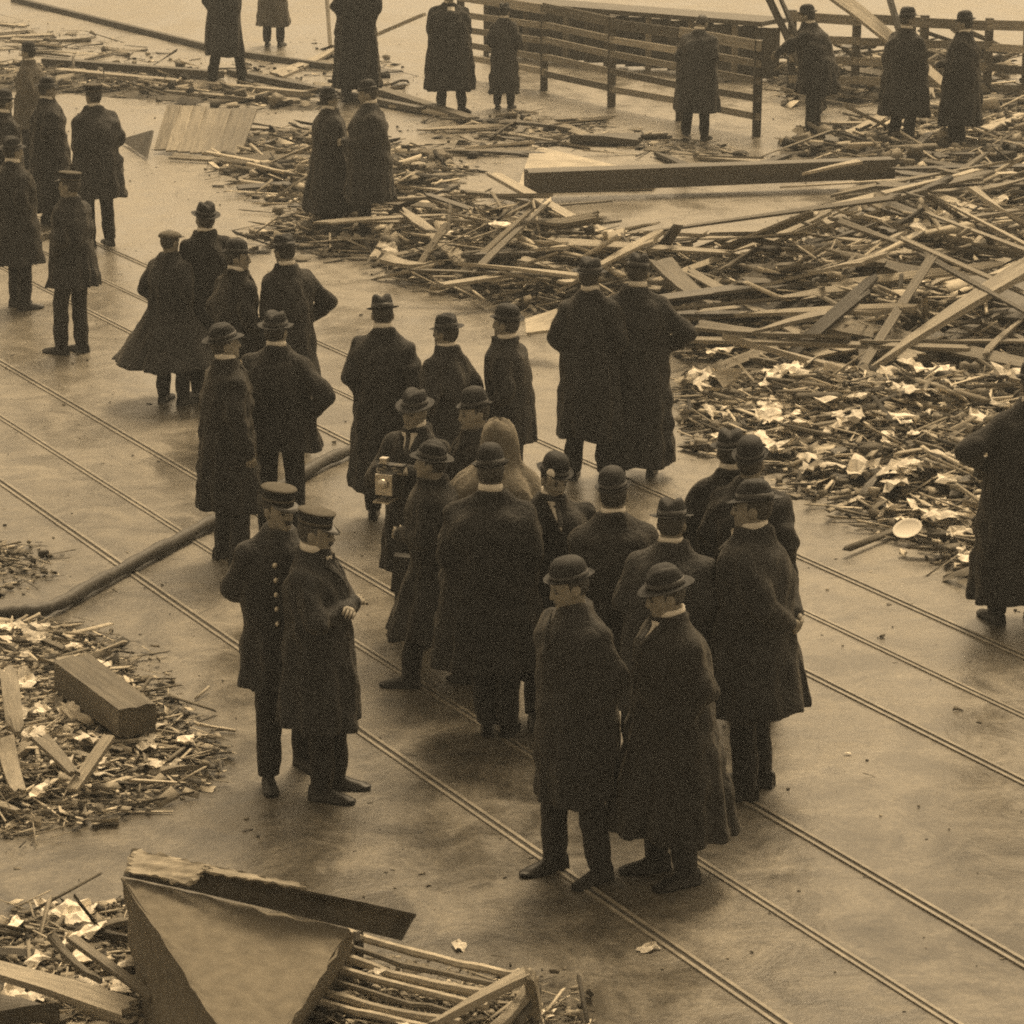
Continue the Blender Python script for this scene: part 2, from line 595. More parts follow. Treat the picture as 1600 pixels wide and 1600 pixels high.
def hat_parts(kind, r):
    """(name, verts, faces, material, parent index) in the frame of the head: z = 0 at the base of the skull"""
    out = []
    if kind == 'bowler':
        def curl(x, y, z):
            q = max(0.0, math.hypot(x / 0.93, y) - 0.100)
            return (x, y, z + q * (0.75 * (abs(x) / 0.14) ** 1.5 - 0.18))
        pr = [(0.001, 0.126), (0.034, 0.123), (0.062, 0.112), (0.080, 0.093), (0.090, 0.066), (0.094, 0.030), (0.096, 0.006),
              (0.110, 0.002), (0.124, 0.006), (0.127, 0.010), (0.123, 0.011), (0.110, -0.002), (0.094, -0.004)]
        V, F = lathe(pr, 24, 0.90, 1.05, curl)
        out.append(('hat', V, F, 'felt', None))
        V, F = lathe([(0.0965, 0.005), (0.0975, 0.007), (0.0955, 0.034), (0.0925, 0.034)], 24, 0.90, 1.05)
        out.append(('hat_band', V, F, 'band', 0))
    elif kind in ('fedora', 'soft'):
        def dent(x, y, z):
            q = max(0.0, math.hypot(x, y) - 0.105)
            if z > 0.07:
                z -= 0.030 * math.exp(-(x / 0.028) ** 2) * (1 if y < 0.09 else 0.4)
                x *= 1 - 0.22 * max(0, y / 0.1)
            return (x, y, z + q * (0.55 * (abs(x) / 0.15) ** 2 - 0.28 * max(0, y / 0.15) + (0.2 if y < -0.06 else 0)))
        pr = [(0.001, 0.122), (0.040, 0.122), (0.066, 0.116), (0.080, 0.100), (0.088, 0.066), (0.094, 0.030), (0.097, 0.006),
              (0.116, 0.003), (0.140, 0.000), (0.144, -0.002), (0.140, -0.005), (0.116, -0.003), (0.094, -0.004)]
        V, F = lathe(pr, 24, 0.90, 1.05, dent)
        out.append(('hat', V, F, 'felt', None))
        V, F = lathe([(0.0972, 0.006), (0.0985, 0.008), (0.0955, 0.042), (0.0905, 0.042)], 24, 0.90, 1.05)
        out.append(('hat_band', V, F, 'band', 0))
    elif kind == 'flat':
        def slump(x, y, z):
            return (x, y * 1.0 + 0.012, z - 0.20 * (y - 0.0) * (1 if y > 0 else 0.15) - 0.02 * (abs(x) / 0.12) ** 2)
        pr = [(0.001, 0.068), (0.05, 0.066), (0.088, 0.056), (0.112, 0.036), (0.117, 0.022), (0.106, 0.008), (0.092, 0.002)]
        V, F = lathe(pr, 22, 0.93, 1.08, slump)
        out.append(('cap', V, F, 'felt_grey', None))
        V, F = visor(0.095, 0.135, 0.0, -0.018)
        out.append(('visor', V, F, 'felt_grey', 0))
    elif kind == 'peaked':
        V, F = lathe([(0.090, 0.000), (0.093, 0.004), (0.093, 0.040), (0.102, 0.072), (0.103, 0.077)], 24, 0.92, 1.06)
        out.append(('cap', V, F, 'felt', None))
        V, F = lathe([(0.104, 0.072), (0.107, 0.077), (0.104, 0.082), (0.075, 0.086), (0.03, 0.088), (0.001, 0.0885)], 24, 0.92, 1.06)
        out.append(('cap_top', V, F, 'cap_top', 0))
        V, F = lathe([(0.0935, 0.010), (0.0965, 0.012), (0.0972, 0.024), (0.0945, 0.026)], 24, 0.92, 1.06)
        out.append(('cap_braid', V, F, 'cap_top', 0))
        V, F = visor(0.094, 0.146, 0.006, -0.03)
        out.append(('visor', V, F, 'patent', 0))
    return out


def visor(r0, r1, z0, drop):
    V, F = [], []
    n = 9
    for i in range(n):
        a = math.radians(25 + 130 * i / (n - 1))
        e = math.sin((i / (n - 1)) * PI)
        ro = r0 + (r1 - r0) * e ** 0.6
        for r, z in ((r0 - 0.004, z0 + 0.004), (ro, z0 + drop * e), (ro, z0 + drop * e - 0.004), (r0 - 0.004, z0 - 0.002)):
            V.append((r * math.cos(a) * 0.92, r * math.sin(a) * 1.06, z))
    for i in range(n - 1):
        for k in range(4):
            k2 = (k + 1) % 4
            F.append((i * 4 + k, i * 4 + 4 + k, i * 4 + 4 + k2, i * 4 + k2))
    return V, F


HAT_TOP = {'bowler': 1.778, 'fedora': 1.772, 'soft': 1.772, 'flat': 1.735, 'peaked': 1.755, 'hood': 1.76, None: 1.722}
HAT_SIT = 0.152        # height of the brim above the base of the skull


def shoe_mesh():
    V, F = [], []
    sec = [(-0.075, 0.030, 0.085, 0.0), (-0.055, 0.036, 0.10, 0.0), (-0.01, 0.037, 0.105, 0.0), (0.04, 0.038, 0.085, 0.0), (0.09, 0.044, 0.062, 0.0),
           (0.15, 0.045, 0.048, 0.0), (0.19, 0.034, 0.040, 0.004), (0.212, 0.012, 0.024, 0.008)]
    for y, w, h, b in sec:
        for x, z in ((-w, b), (-w * 1.04, b + 0.018), (-w * 0.94, b + 0.022), (-w * 0.8, h * 0.7), (-w * 0.35, h), (w * 0.35, h), (w * 0.8, h * 0.7),
                     (w * 0.94, b + 0.022), (w * 1.04, b + 0.018), (w, b)):
            V.append((x, y, z))
    n = 10
    for i in range(len(sec) - 1):
        for k in range(n):
            k2 = (k + 1) % n
            F.append((i * n + k, i * n + k2, i * n + n + k2, i * n + n + k))
    F.append(tuple(range(n)))
    F.append(tuple((len(sec) - 1) * n + k for k in reversed(range(n))))
    return mesh_py('shoe', V, F, M['shoe'], True)


SHOE = shoe_mesh()
EYE = mesh_py('eye', *ellipsoid_vf((0, 0, 0), (0.0125, 0.007, 0.008), 8, 6), M['eye'], True)
BUTTON = mesh_py('button', *ellipsoid_vf((0, 0, 0), (0.016, 0.010, 0.016), 10, 6), M['brass'], True)
BUTTON_DARK = mesh_py('coat_button', *ellipsoid_vf((0, 0, 0), (0.013, 0.008, 0.013), 8, 5), M['band'], True)
BROW = mesh_py('eyebrow', *ellipsoid_vf((0, 0, 0), (0.018, 0.006, 0.005), 8, 5), M['hair'], True)
MOUTH = mesh_py('mouth', *ellipsoid_vf((0, 0, 0), (0.022, 0.004, 0.0035), 8, 5), M['hair'], True)
COLLAR = mesh_py('collar', *lathe([(0.066, 0.0), (0.070, 0.001), (0.064, 0.040), (0.059, 0.042), (0.056, 0.0)], 20, 0.98, 1.04,
                                  lambda x, y, z: (x, y, z - 0.16 * y)), M['linen'], True)


def hair_mesh():
    V, F = ellipsoid_vf((0, -0.006, 0.122), (0.0805, 0.101, 0.104), 18, 12)
    keep = []
    for f in F:
        c = np.mean([V[i] for i in f], axis=0)
        if c[1] < 0.028 and c[2] > 0.045 - 0.25 * (c[1] + 0.02) * 0 and not (c[1] > -0.01 and c[2] < 0.10):
            keep.append(f)
        elif c[2] > 0.175:
            keep.append(f)
    return mesh_py('hair', V, keep, M['hair'], True)


HAIR = hair_mesh()
HATS = {}
PEOPLE = {}


def person(key, label, top, foot=None, H=1.77, head=0, hat='bowler', hem=None, arms=('pocket', 'pocket'), lean=0.0, side=0.0, yaw=0.0,
           nod=0.0, bulk=1.0, flare=0.025, coat='coat', near=True, collar=True, stance=None, face=False, moustache=False, buttons=False,
           group=None, foot_u=None):
    # --- where the person stands and how tall he is
    if foot is not None:
        _, Y = ground(top[0], foot)
        X, H = at_depth(top[0], top[1], Y)
    else:
        X, Y = ground(top[0], top[1], H)
    sc = H / HAT_TOP[hat]
    bulk = (bulk + 0.09) * (1.0 if near else 1.1)
    if hem is None:
        hz = 0.50
    else:
        _, hz = at_depth(top[0], hem, Y - 0.2)
        hz = min(max(hz / sc, 0.12), 0.85)
    rs = np.random.default_rng(abs(hash(key)) % 1000 if False else sum(map(ord, key)) * 7)
    stance = stance or ((0.105 + rs.uniform(-0.01, 0.03), rs.uniform(-0.05, 0.08), 8), (-0.105 - rs.uniform(-0.01, 0.03), rs.uniform(-0.05, 0.08), -8))
    yaw += float(rs.normal(0, 7))
    nod += float(rs.normal(2, 4))
    side += float(rs.normal(0, 0.025))
    lean += float(rs.uniform(-0.01, 0.05))
    hs = float(rs.uniform(0.86, 1.06))
    hb, hc = (0.0105, 0.0145) if near else (0.0150, 0.0195)

    def bend(p):
        p = np.array(p, float)
        q = max(0.0, p[2] - 0.92)
        p[1] += lean * q
        p[0] += side * q
        p[2] -= 0.5 * lean * lean * q
        return p
    limb = []
    for sgn, kind in ((1, arms[0]), (-1, arms[1])):
        e, w = ARMS[kind]
        m = np.array((sgn, 1, 1))
        limb.append([bend(SHOULDER * m), bend(np.array(e) * m), bend(np.array(w) * m)])
    legs = []
    for i, (fx, fy, toe) in enumerate(stance):
        sgn = 1 if i == 0 else -1
        hip = np.array((0.085 * sgn, 0, 0.90))
        ank = np.array((fx, fy, 0.085))
        knee = (hip + ank) / 2 + np.array((0.01 * sgn, 0.03 + 0.10 * abs(fy), 0))
        legs.append((hip, knee, ank, toe))
    piv = bend((0, 0.0, 1.495))
    R = Matrix.Rotation(math.radians(-yaw), 3, 'Z') @ Matrix.Rotation(math.radians(-nod), 3, 'X')
    Rn = np.array(R)

    # --- the body: head, neck, trunk, arms, palms and legs as one surface
    F = Field((-0.62, -0.55, 0.03), (0.62, 0.62, 1.78), hb)
    F.cone((0, 0, 0.92), bend((0, 0, 1.15)), 0.105, 0.10, 0.03)
    F.cone(bend((0, 0, 1.15)), bend((0, 0, 1.34)), 0.10, 0.09, 0.03)
    F.cone(bend((-0.11, 0, 1.37)), bend((0.11, 0, 1.37)), 0.05, 0.05, 0.03)
    F.cone(bend((0, -0.015, 1.38)), piv + Rn @ np.array((0, -0.012, 0.07)), 0.058, 0.054, 0.03)
    fingers = []
    for sgn, (s, e, w) in zip((1, -1), limb):
        F.cone(s, e, 0.042, 0.036, 0.015)
        F.cone(e, w, 0.036, 0.025, 0.015)
        d = w - e
        d /= np.linalg.norm(d)
        nrm = np.array((-sgn * 0.9, 0.15, -0.25))
        nrm -= d * (nrm @ d)
        nrm /= np.linalg.norm(nrm)
        sv = np.cross(d, nrm) * sgn
        for q in (-0.022, 0.0, 0.022):
            F.cone(w + d * 0.015 + sv * q * 0.5, w + d * 0.085 + sv * q, 0.019, 0.015, 0.012)
        for q, ln in ((-0.032, 0.056), (-0.011, 0.070), (0.011, 0.076), (0.032, 0.066)):
            p0 = w + d * 0.075 + sv * q
            p1 = p0 + d * ln * 0.5 + nrm * 0.004
            p2 = p1 + (d * 0.75 + nrm * 0.65) * ln * 0.36
            p3 = p2 + (d * 0.35 + nrm * 0.9) * ln * 0.30
            fingers.append(finger_np([p0, p1, p2, p3], [0.0098, 0.0092, 0.0085, 0.006]))
        p0 = w + d * 0.022 + sv * 0.026
        p1 = p0 + (d * 0.6 + sv * 0.6 + nrm * 0.35) * 0.034
        p2 = p1 + (d * 0.85 + sv * 0.25 + nrm * 0.4) * 0.034
        fingers.append(finger_np([p0, p1, p2], [0.0125, 0.0108, 0.007]))
    for hip, knee, ank, toe in legs:
        F.cone(hip, knee, 0.055, 0.045, 0.02)
        F.cone(knee, ank, 0.045, 0.034, 0.015)
    # head, in its own turned frame
    c = piv + Rn @ np.array((0, 0.01, 0.11))
    s, X3, Y3, Z3 = F.sub(c - 0.19, c + 0.19)
    dx, dy, dz = X3 - piv[0], Y3 - piv[1], Z3 - piv[2]
    hx = Rn[0, 0] * dx + Rn[1, 0] * dy + Rn[2, 0] * dz
    hy = Rn[0, 1] * dx + Rn[1, 1] * dy + Rn[2, 1] * dz
    hz_ = Rn[0, 2] * dx + Rn[1, 2] * dy + Rn[2, 2] * dz

    def ell(cx, cy, cz, rx, ry, rz):
        return (np.sqrt(((hx - cx) / rx) ** 2 + ((hy - cy) / ry) ** 2 + ((hz_ - cz) / rz) ** 2) - 1) * min(rx, ry, rz)
    F.add(s, ell(0, -0.006, 0.122, 0.076, 0.096, 0.100), 0.02)
    F.add(s, ell(0, 0.030, 0.070, 0.058, 0.062, 0.078), 0.03)
    F.add(s, ell(0, 0.074, 0.012, 0.026, 0.022, 0.018), 0.03)
    F.add(s, ell(0, 0.080, 0.122, 0.054, 0.014, 0.012), 0.015)
    F.add(s, ell(0, 0.100, 0.090, 0.011, 0.016, 0.026), 0.012)
    F.add(s, ell(0, 0.108, 0.074, 0.016, 0.014, 0.011), 0.010)
    F.add(s, ell(0, 0.090, 0.042, 0.024, 0.010, 0.007), 0.010)
    for q in (-1, 1):
        F.add(s, ell(q * 0.079, -0.002, 0.092, 0.010, 0.021, 0.030), 0.008)
        F.phi[s] = np.maximum(F.phi[s], -ell(q * 0.031, 0.102, 0.103, 0.020, 0.014, 0.011))
    V, Q = F.surface()
    for fv, fq in fingers:
        Q = np.concatenate([Q, fq + len(V)])
        V = np.concatenate([V, fv])
    root = obj('person', mesh_np('body', V, Q, M['skin']))
    root.location = (X, Y, 0)
    root.rotation_euler = (0, 0, math.radians(-head))
    root.scale = (sc, sc, sc)
    tag(root, label, 'person', group)
    PEOPLE[key] = (root, sc, limb, piv)

    # --- trousers
    T = Field((-0.32, -0.5, 0.04), (0.32, 0.55, 1.02), hc)
    for i, (hip, knee, ank, toe) in enumerate(legs):
        T.cone(hip, knee, 0.092, 0.073, 0.015)
        T.cone(knee, ank + np.array((0, 0, -0.03)), 0.073, 0.062, 0.015)
        for zz in (0.16, 0.22, 0.33):
            t = (zz - ank[2]) / (knee[2] - ank[2])
            p = ank + (knee - ank) * t + np.array((rs.uniform(-0.012, 0.012), rs.uniform(-0.012, 0.012), 0))
            T.cone(p, p + np.array((0, 0, 0.02)), 0.066, 0.066, 0.02)
    T.cone((-0.06, 0, 0.93), (0.06, 0, 0.93), 0.11, 0.11, 0.02)
    T.phi = np.maximum(T.phi, 0.068 - T.ax[2][None, None, :])
    V, Q = T.surface()
    obj('trousers', mesh_np('trousers', V, Q, M['trouser']), root)
    for hip, knee, ank, toe in legs:
        obj('shoe', SHOE, root, (ank[0], ank[1], 0.0), (0, 0, math.radians(-toe)))

    # --- coat with sleeves and turned-down collar
    b = bulk
    fl = flare * (0.95 - hz) / 0.5
    zs = np.array([hz, (hz + 0.92) / 2, 0.92, 1.10, 1.27, 1.37, 1.43, 1.475, 1.51])
    rx = np.array([0.215 * b + fl, 0.212 * b + fl * 0.5, 0.208 * b, 0.198 * b, 0.198 * b, 0.172 * b, 0.120, 0.088, 0.083])
    ry = np.array([0.185 * b + fl, 0.180 * b + fl * 0.5, 0.172 * b, 0.155 * b, 0.155 * b, 0.130 * b, 0.105, 0.090, 0.088])
    C = Field((-0.66, -0.55, hz - 0.06), (0.66, 0.66, 1.60), hc)
    s, X3, Y3, Z3 = C.sub((-1, -1, 0), (1, 1, 2))
    zc = C.ax[2]
    q = np.maximum(0, zc - 0.92)
    cx, cy = side * q, lean * q
    Rx = np.interp(zc, zs, rx)
    Ry = np.interp(zc, zs, ry)
    for _ in range(3):
        Rx[1:-1] = (Rx[:-2] + 2 * Rx[1:-1] + Rx[2:]) / 4
        Ry[1:-1] = (Ry[:-2] + 2 * Ry[1:-1] + Ry[2:]) / 4
    ddx, ddy = X3 - cx[None, None, :], Y3 - cy[None, None, :]
    th = np.arctan2(ddy, ddx)
    amp = np.clip((1.08 - zc) / max(0.2, 1.08 - hz), 0, 1)[None, None, :] ** 1.3
    f1, f2, f3 = rs.uniform(0, 6.28, 3)
    n1 = int(rs.integers(5, 8))
    fold = 0.024 * amp * (1.3 * np.sqrt(np.abs(np.cos(0.5 * ((n1 + n1 % 2) * th + f1 + 1.2 * Z3)))) - 0.9) + 0.012 * amp * np.cos((n1 + 5) * th + f2 - 2 * Z3)
    fold = fold + 0.008 * np.cos(3 * th + f3 + 9 * Z3) * np.clip((Z3 - 0.85) / 0.2, 0, 1)
    vent = 0.03 * amp * np.exp(-((th + PI / 2) / 0.07) ** 2)
    rr = np.sqrt((ddx / Rx[None, None, :]) ** 2 + (ddy / Ry[None, None, :]) ** 2)
    d = (rr - 1) * np.minimum(Rx, Ry)[None, None, :] - fold + vent
    hem_wave = 0.012 * np.cos(2 * th + f2)
    d = d - 0.010 * ((ddx < 0.055) & (ddx > -0.2) & (ddy > 0))          # the front laps over
    d = np.maximum(d, (hz + hem_wave) - Z3)
    d = np.maximum(d, Z3 - 1.50)
    C.add(s, d.astype(np.float32), 0)
    sh0, sh1 = bend((-0.145 * b, -0.005, 1.362)), bend((0.145 * b, -0.005, 1.362))
    mid = bend((0, -0.01, 1.425))
    C.cone(sh0, mid, 0.062, 0.072, 0.05)
    C.cone(mid, sh1, 0.072, 0.062, 0.05)
    for sgn, (sj, e, w) in zip((1, -1), limb):
        sj = sj.copy()
        sj[0] *= 1 + (b - 1) * 0.55
        C.cone(sj, e, 0.074, 0.064, 0.04)
        d2 = (w - e) / np.linalg.norm(w - e)
        C.cone(e, w + d2 * 0.01, 0.064, 0.050, 0.018)
        for t in (0.25, 0.6):
            p = e + (w - e) * t + rs.uniform(-0.008, 0.008, 3)
            C.cone(p, p + d2 * 0.015, 0.061 - 0.012 * t, 0.061 - 0.012 * t, 0.02)
        p = sj + (e - sj) * 0.75
        C.cone(p, p + (e - sj) * 0.06, 0.070, 0.070, 0.025)
    # collar: a thick roll round the neck
    for k in range(10):
        a0, a1 = 2 * PI * k / 10, 2 * PI * (k + 1) / 10
        p = [bend((0.076 * math.cos(a), 0.082 * math.sin(a) - 0.004, 1.468 - 0.022 * math.sin(a))) for a in (a0, a1)]
        C.cone(p[0], p[1], 0.021, 0.021, 0.012)
    wr = np.zeros(C.phi.shape, np.float32)
    for _ in range(9):
        kv = rs.normal(0, 1, 3) * (1, 1, 0.8)
        kv *= rs.uniform(22, 55) / np.linalg.norm(kv)
        ph = C.ax[0][:, None, None] * kv[0] + C.ax[1][None, :, None] * kv[1] + C.ax[2][None, None, :] * kv[2] + rs.uniform(0, 6.28)
        wr += np.sin(ph.astype(np.float32))
    C.phi += wr * (0.0030 if near else 0.0034)
    V, Q = C.surface()
    ct = obj('coat', mesh_np('coat', V, Q, M[coat]), root)
    if buttons:
        for row in (-0.075, 0.075):
            for k in range(5):
                z = 1.32 - 0.085 * k
                rxz, ryz = np.interp(z, zc, Rx), np.interp(z, zc, Ry)
                y = ryz * math.sqrt(max(0.1, 1 - (row / rxz) ** 2))
                obj('button', BUTTON, ct, tuple(bend((row, y + 0.008, z))))

    def front(x, z, up):
        rxz, ryz = np.interp(z, zc, Rx), np.interp(z, zc, Ry)
        y = max(ryz * math.sqrt(max(0.05, 1 - (x / rxz) ** 2)), 0.104 - 6 * x * x)
        return tuple(bend((x, y + up, z)))

    def patch(name, edge, mat, up, parent, z0, z1, rows=7):
        Vp, Fp = [], []
        for lay in (up, up - 0.006):
            for i in range(rows):
                z = z0 + (z1 - z0) * i / (rows - 1)
                xa, xb = edge(z)
                for t in (0, 0.33, 0.67, 1):
                    Vp.append(front(xa + (xb - xa) * t, z, lay))
        n = rows * 4
        for i in range(rows - 1):
            for k in range(3):
                a = i * 4 + k
                Fp += [(a, a + 1, a + 5, a + 4), (n + a, n + a + 4, n + a + 5, n + a + 1)]
            Fp += [(i * 4, i * 4 + 4, n + i * 4 + 4, n + i * 4), (i * 4 + 3, n + i * 4 + 3, n + i * 4 + 7, i * 4 + 7)]
        obj(name, mesh_py(name, Vp, Fp, M[mat], True), parent)

    if face and not buttons and near:
        vz, vw = 1.30, 0.060
        hw = lambda z: max(0.001, vw * (z - vz) / (1.475 - vz))
        if collar:
            patch('shirt_front', lambda z: (-hw(z), hw(z)), 'linen', 0.012, root, vz, 1.475)
            patch('tie', lambda z: (-0.016 - 0.3 * max(0, 1.36 - z), 0.016 + 0.3 * max(0, 1.36 - z)), 'band', 0.019, root, 1.335, 1.480)
        for q in (-1, 1):
            patch('lapel', lambda z: (q * hw(z), q * (hw(z) + 0.012 + 0.34 * (z - vz) if z < 1.42 else hw(z) + 0.053 - 0.35 * (z - 1.42))), coat, 0.021, ct, vz - 0.02, 1.455)
        for k in range(3):
            obj('coat_button', BUTTON_DARK, ct, front(0.035, 1.24 - 0.13 * k, 0.012))

    # --- hat, hair, collar, eyes
    def headpart(name, me, off, parent=root):
        o = obj(name, me, parent)
        p = piv + Rn @ np.array(off)
        o.matrix_local = Matrix.Translation(Vector(p)) @ R.to_4x4()
        return o
    headpart('hair', HAIR, (0, 0, 0))
    if hat in ('bowler', 'fedora', 'soft', 'flat', 'peaked'):
        if hat not in HATS:
            HATS[hat] = [(n, mesh_py(n, Vh, Fh, M[mt], True), par) for n, Vh, Fh, mt, par in hat_parts(hat, None)]
        first = None
        for n, me, par in HATS[hat]:
            if par is None:
                first = headpart(n, me, (0, -0.006, HAT_SIT))
                tl_ = Matrix.Rotation(float(rs.normal(0.02, 0.07)), 4, 'X') @ Matrix.Rotation(float(rs.normal(0, 0.06)), 4, 'Y')
                bs = float(rs.uniform(0.95, 1.05)) if hat != 'peaked' else 1.0
                first.matrix_local = Matrix.Translation(Vector(piv + Rn @ np.array((0, -0.006, HAT_SIT)))) @ R.to_4x4() @ tl_ @ Matrix.Diagonal((bs, bs, hs if hat in ('bowler', 'fedora') else 0.92 if hat == 'soft' else 1.0, 1))
            else:
                obj(n, me, first)
    if collar:
        p = bend((0, -0.004, 1.497))
        o = obj('collar', COLLAR, root, tuple(p), (0, 0, math.radians(-yaw * 0.3)))
        o.scale = (1.09, 1.09, float(rs.uniform(0.75, 1.05)))
    if face:
        for q in (-1, 1):
            headpart('eye', EYE, (q * 0.031, 0.089, 0.104))
            headpart('eyebrow', BROW, (q * 0.031, 0.094, 0.123))
        headpart('mouth', MOUTH, (0, 0.099, 0.040))
    if moustache:
        Vm, Fm = ellipsoid_vf((0, 0, 0), (0.032, 0.014, 0.011), 10, 6)
        headpart('moustache', mesh_py('moustache', Vm, Fm, M['hair'], True), (0, 0.099, 0.055))
    return root


# ------------------------------------------------------------------ the street and its tracks
def grid_mesh(name, x0, x1, y0, y1, nx, ny, mat, zf=lambda x, y: 0.0):
    V = [(x0 + (x1 - x0) * i / nx, y0 + (y1 - y0) * j / ny, 0) for j in range(ny + 1) for i in range(nx + 1)]
    V = [(x, y, zf(x, y)) for x, y, _ in V]
    F = [(j * (nx + 1) + i, j * (nx + 1) + i + 1, (j + 1) * (nx + 1) + i + 1, (j + 1) * (nx + 1) + i) for j in range(ny) for i in range(nx)]
    return mesh_py(name, V, F, mat, True)


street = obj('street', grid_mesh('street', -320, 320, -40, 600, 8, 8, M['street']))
street['kind'] = 'structure'

TRACK_A = -2.64877
TN = Vector((math.cos(TRACK_A), math.sin(TRACK_A), 0))
TT = Vector((-TN.y, TN.x, 0))
TRACK_OFF = -11.6869


def strip(name, off, w0, w1, z, mat, parent, t0=-75.0, t1=8.0, thick=0.02):
    """a long bar beside the track line, from w0 to w1 metres off it"""
    V, F = [], []
    n = 60
    for i in range(n + 1):
        t = t0 + (t1 - t0) * i / n
        for w, zz in ((w0, z - thick), (w0, z), (w1, z), (w1, z - thick)):
            p = TN * (TRACK_OFF + off + w) + TT * t
            V.append((p.x, p.y, zz))
    for i in range(n):
        for k in range(3):
            F.append((i * 4 + k, i * 4 + 4 + k, i * 4 + 5 + k, i * 4 + k + 1))
    return obj(name, mesh_py(name, V, F, mat), parent)


gap = 1.57638
for k, (off, kind) in enumerate(((0.0, 'rail'), (0.7175, 'slot'), (1.435, 'rail'), (1.435 + gap, 'rail'), (2.1525 + gap, 'slot'), (2.87 + gap, 'rail'))):
    sgn = 1
    if kind == 'rail':
        r = strip('rail', off, -0.036, -0.014, 0.011, M['steel'], street)
        strip('rail_lip', off, 0.014, 0.036, 0.010, M['steel'], r)
        strip('rail_groove', off, -0.014, 0.014, 0.004, M['slot'], r)
    else:
        r = strip('conduit_slot', off, -0.032, -0.011, 0.009, M['steel'], street)
        strip('slot_lip', off, 0.011, 0.032, 0.009, M['steel'], r)
        strip('slot_groove', off, -0.011, 0.011, 0.004, M['slot'], r)


# ------------------------------------------------------------------ wreckage
def poly_ground(pts):
    return np.array([ground(u, v) for u, v in pts])


def poly_dist(P, x, y):
    """signed distance, positive inside"""
    n = len(P)
    inside = np.zeros(np.shape(x), bool)
    dm = np.full(np.shape(x), 1e9)
    for i in range(n):
        a, b = P[i], P[(i + 1) % n]
        cond = ((a[1] > y) != (b[1] > y)) & (x < (b[0] - a[0]) * (y - a[1]) / (b[1] - a[1] + 1e-12) + a[0])
        inside ^= cond
        e = b - a
        t = np.clip(((x - a[0]) * e[0] + (y - a[1]) * e[1]) / (e @ e), 0, 1)
        dm = np.minimum(dm, np.hypot(x - a[0] - t * e[0], y - a[1] - t * e[1]))
    return np.where(inside, dm, -dm)


def vnoise(x, y, sc, seed):
    """smooth value noise"""
    r = np.random.default_rng(seed).random((64, 64))
    fx, fy = x * sc + 17.3, y * sc + 9.1
    ix, iy = np.floor(fx).astype(int), np.floor(fy).astype(int)
    tx, ty = fx - ix, fy - iy
    tx, ty = tx * tx * (3 - 2 * tx), ty * ty * (3 - 2 * ty)
    g = lambda a, b: r[a % 64, b % 64]
    return (g(ix, iy) * (1 - tx) + g(ix + 1, iy) * tx) * (1 - ty) + (g(ix, iy + 1) * (1 - tx) + g(ix + 1, iy + 1) * tx) * ty


class Heap:
    def __init__(self, pts, hmax, edge=1.0, seed=1, rough=0.6):
        self.P = poly_ground(pts)
        self.h, self.edge, self.seed, self.rough = hmax, edge, seed, rough
        self.lo, self.hi = self.P.min(0) - 0.2, self.P.max(0) + 0.2

    def z(self, x, y):
        x, y = np.asarray(x, float), np.asarray(y, float)
        d = poly_dist(self.P, x, y) + (vnoise(x, y, 1.1, self.seed) - 0.5) * 0.5
        t = np.clip(d / self.edge, 0, 1)
        t = t * t * (3 - 2 * t)
        n = (1 - self.rough) + self.rough * (0.6 * vnoise(x, y, 0.9, self.seed + 1) + 0.4 * vnoise(x, y, 3.1, self.seed + 2)) * 1.6
        return self.h * t * n - 0.03 * (t <= 0)

    def sample(self, n, margin=0.0, rng=RNG):
        out = []
        while len(out) < n:
            p = self.lo + rng.random((4 * n, 2)) * (self.hi - self.lo)
            d = poly_dist(self.P, p[:, 0], p[:, 1])
            out += [tuple(q) for q in p[d > margin]]
        return out[:n]

    def mound(self, name, step, parent=None):
        xs = np.arange(self.lo[0], self.hi[0] + step, step)
        ys = np.arange(self.lo[1], self.hi[1] + step, step)
        Xg, Yg = np.meshgrid(xs, ys, indexing='ij')
        Z = self.z(Xg, Yg)
        ids = np.arange(Xg.size).reshape(Xg.shape)
        q = np.stack([ids[:-1, :-1], ids[1:, :-1], ids[1:, 1:], ids[:-1, 1:]], -1).reshape(-1, 4)
        zq = Z.ravel()[q].max(1)
        q = q[zq > -0.02]
        o = obj(name, mesh_np(name, np.stack([Xg, Yg, Z], -1).reshape(-1, 3), q, M['mud']), parent)
        o['kind'] = 'stuff'
        return o


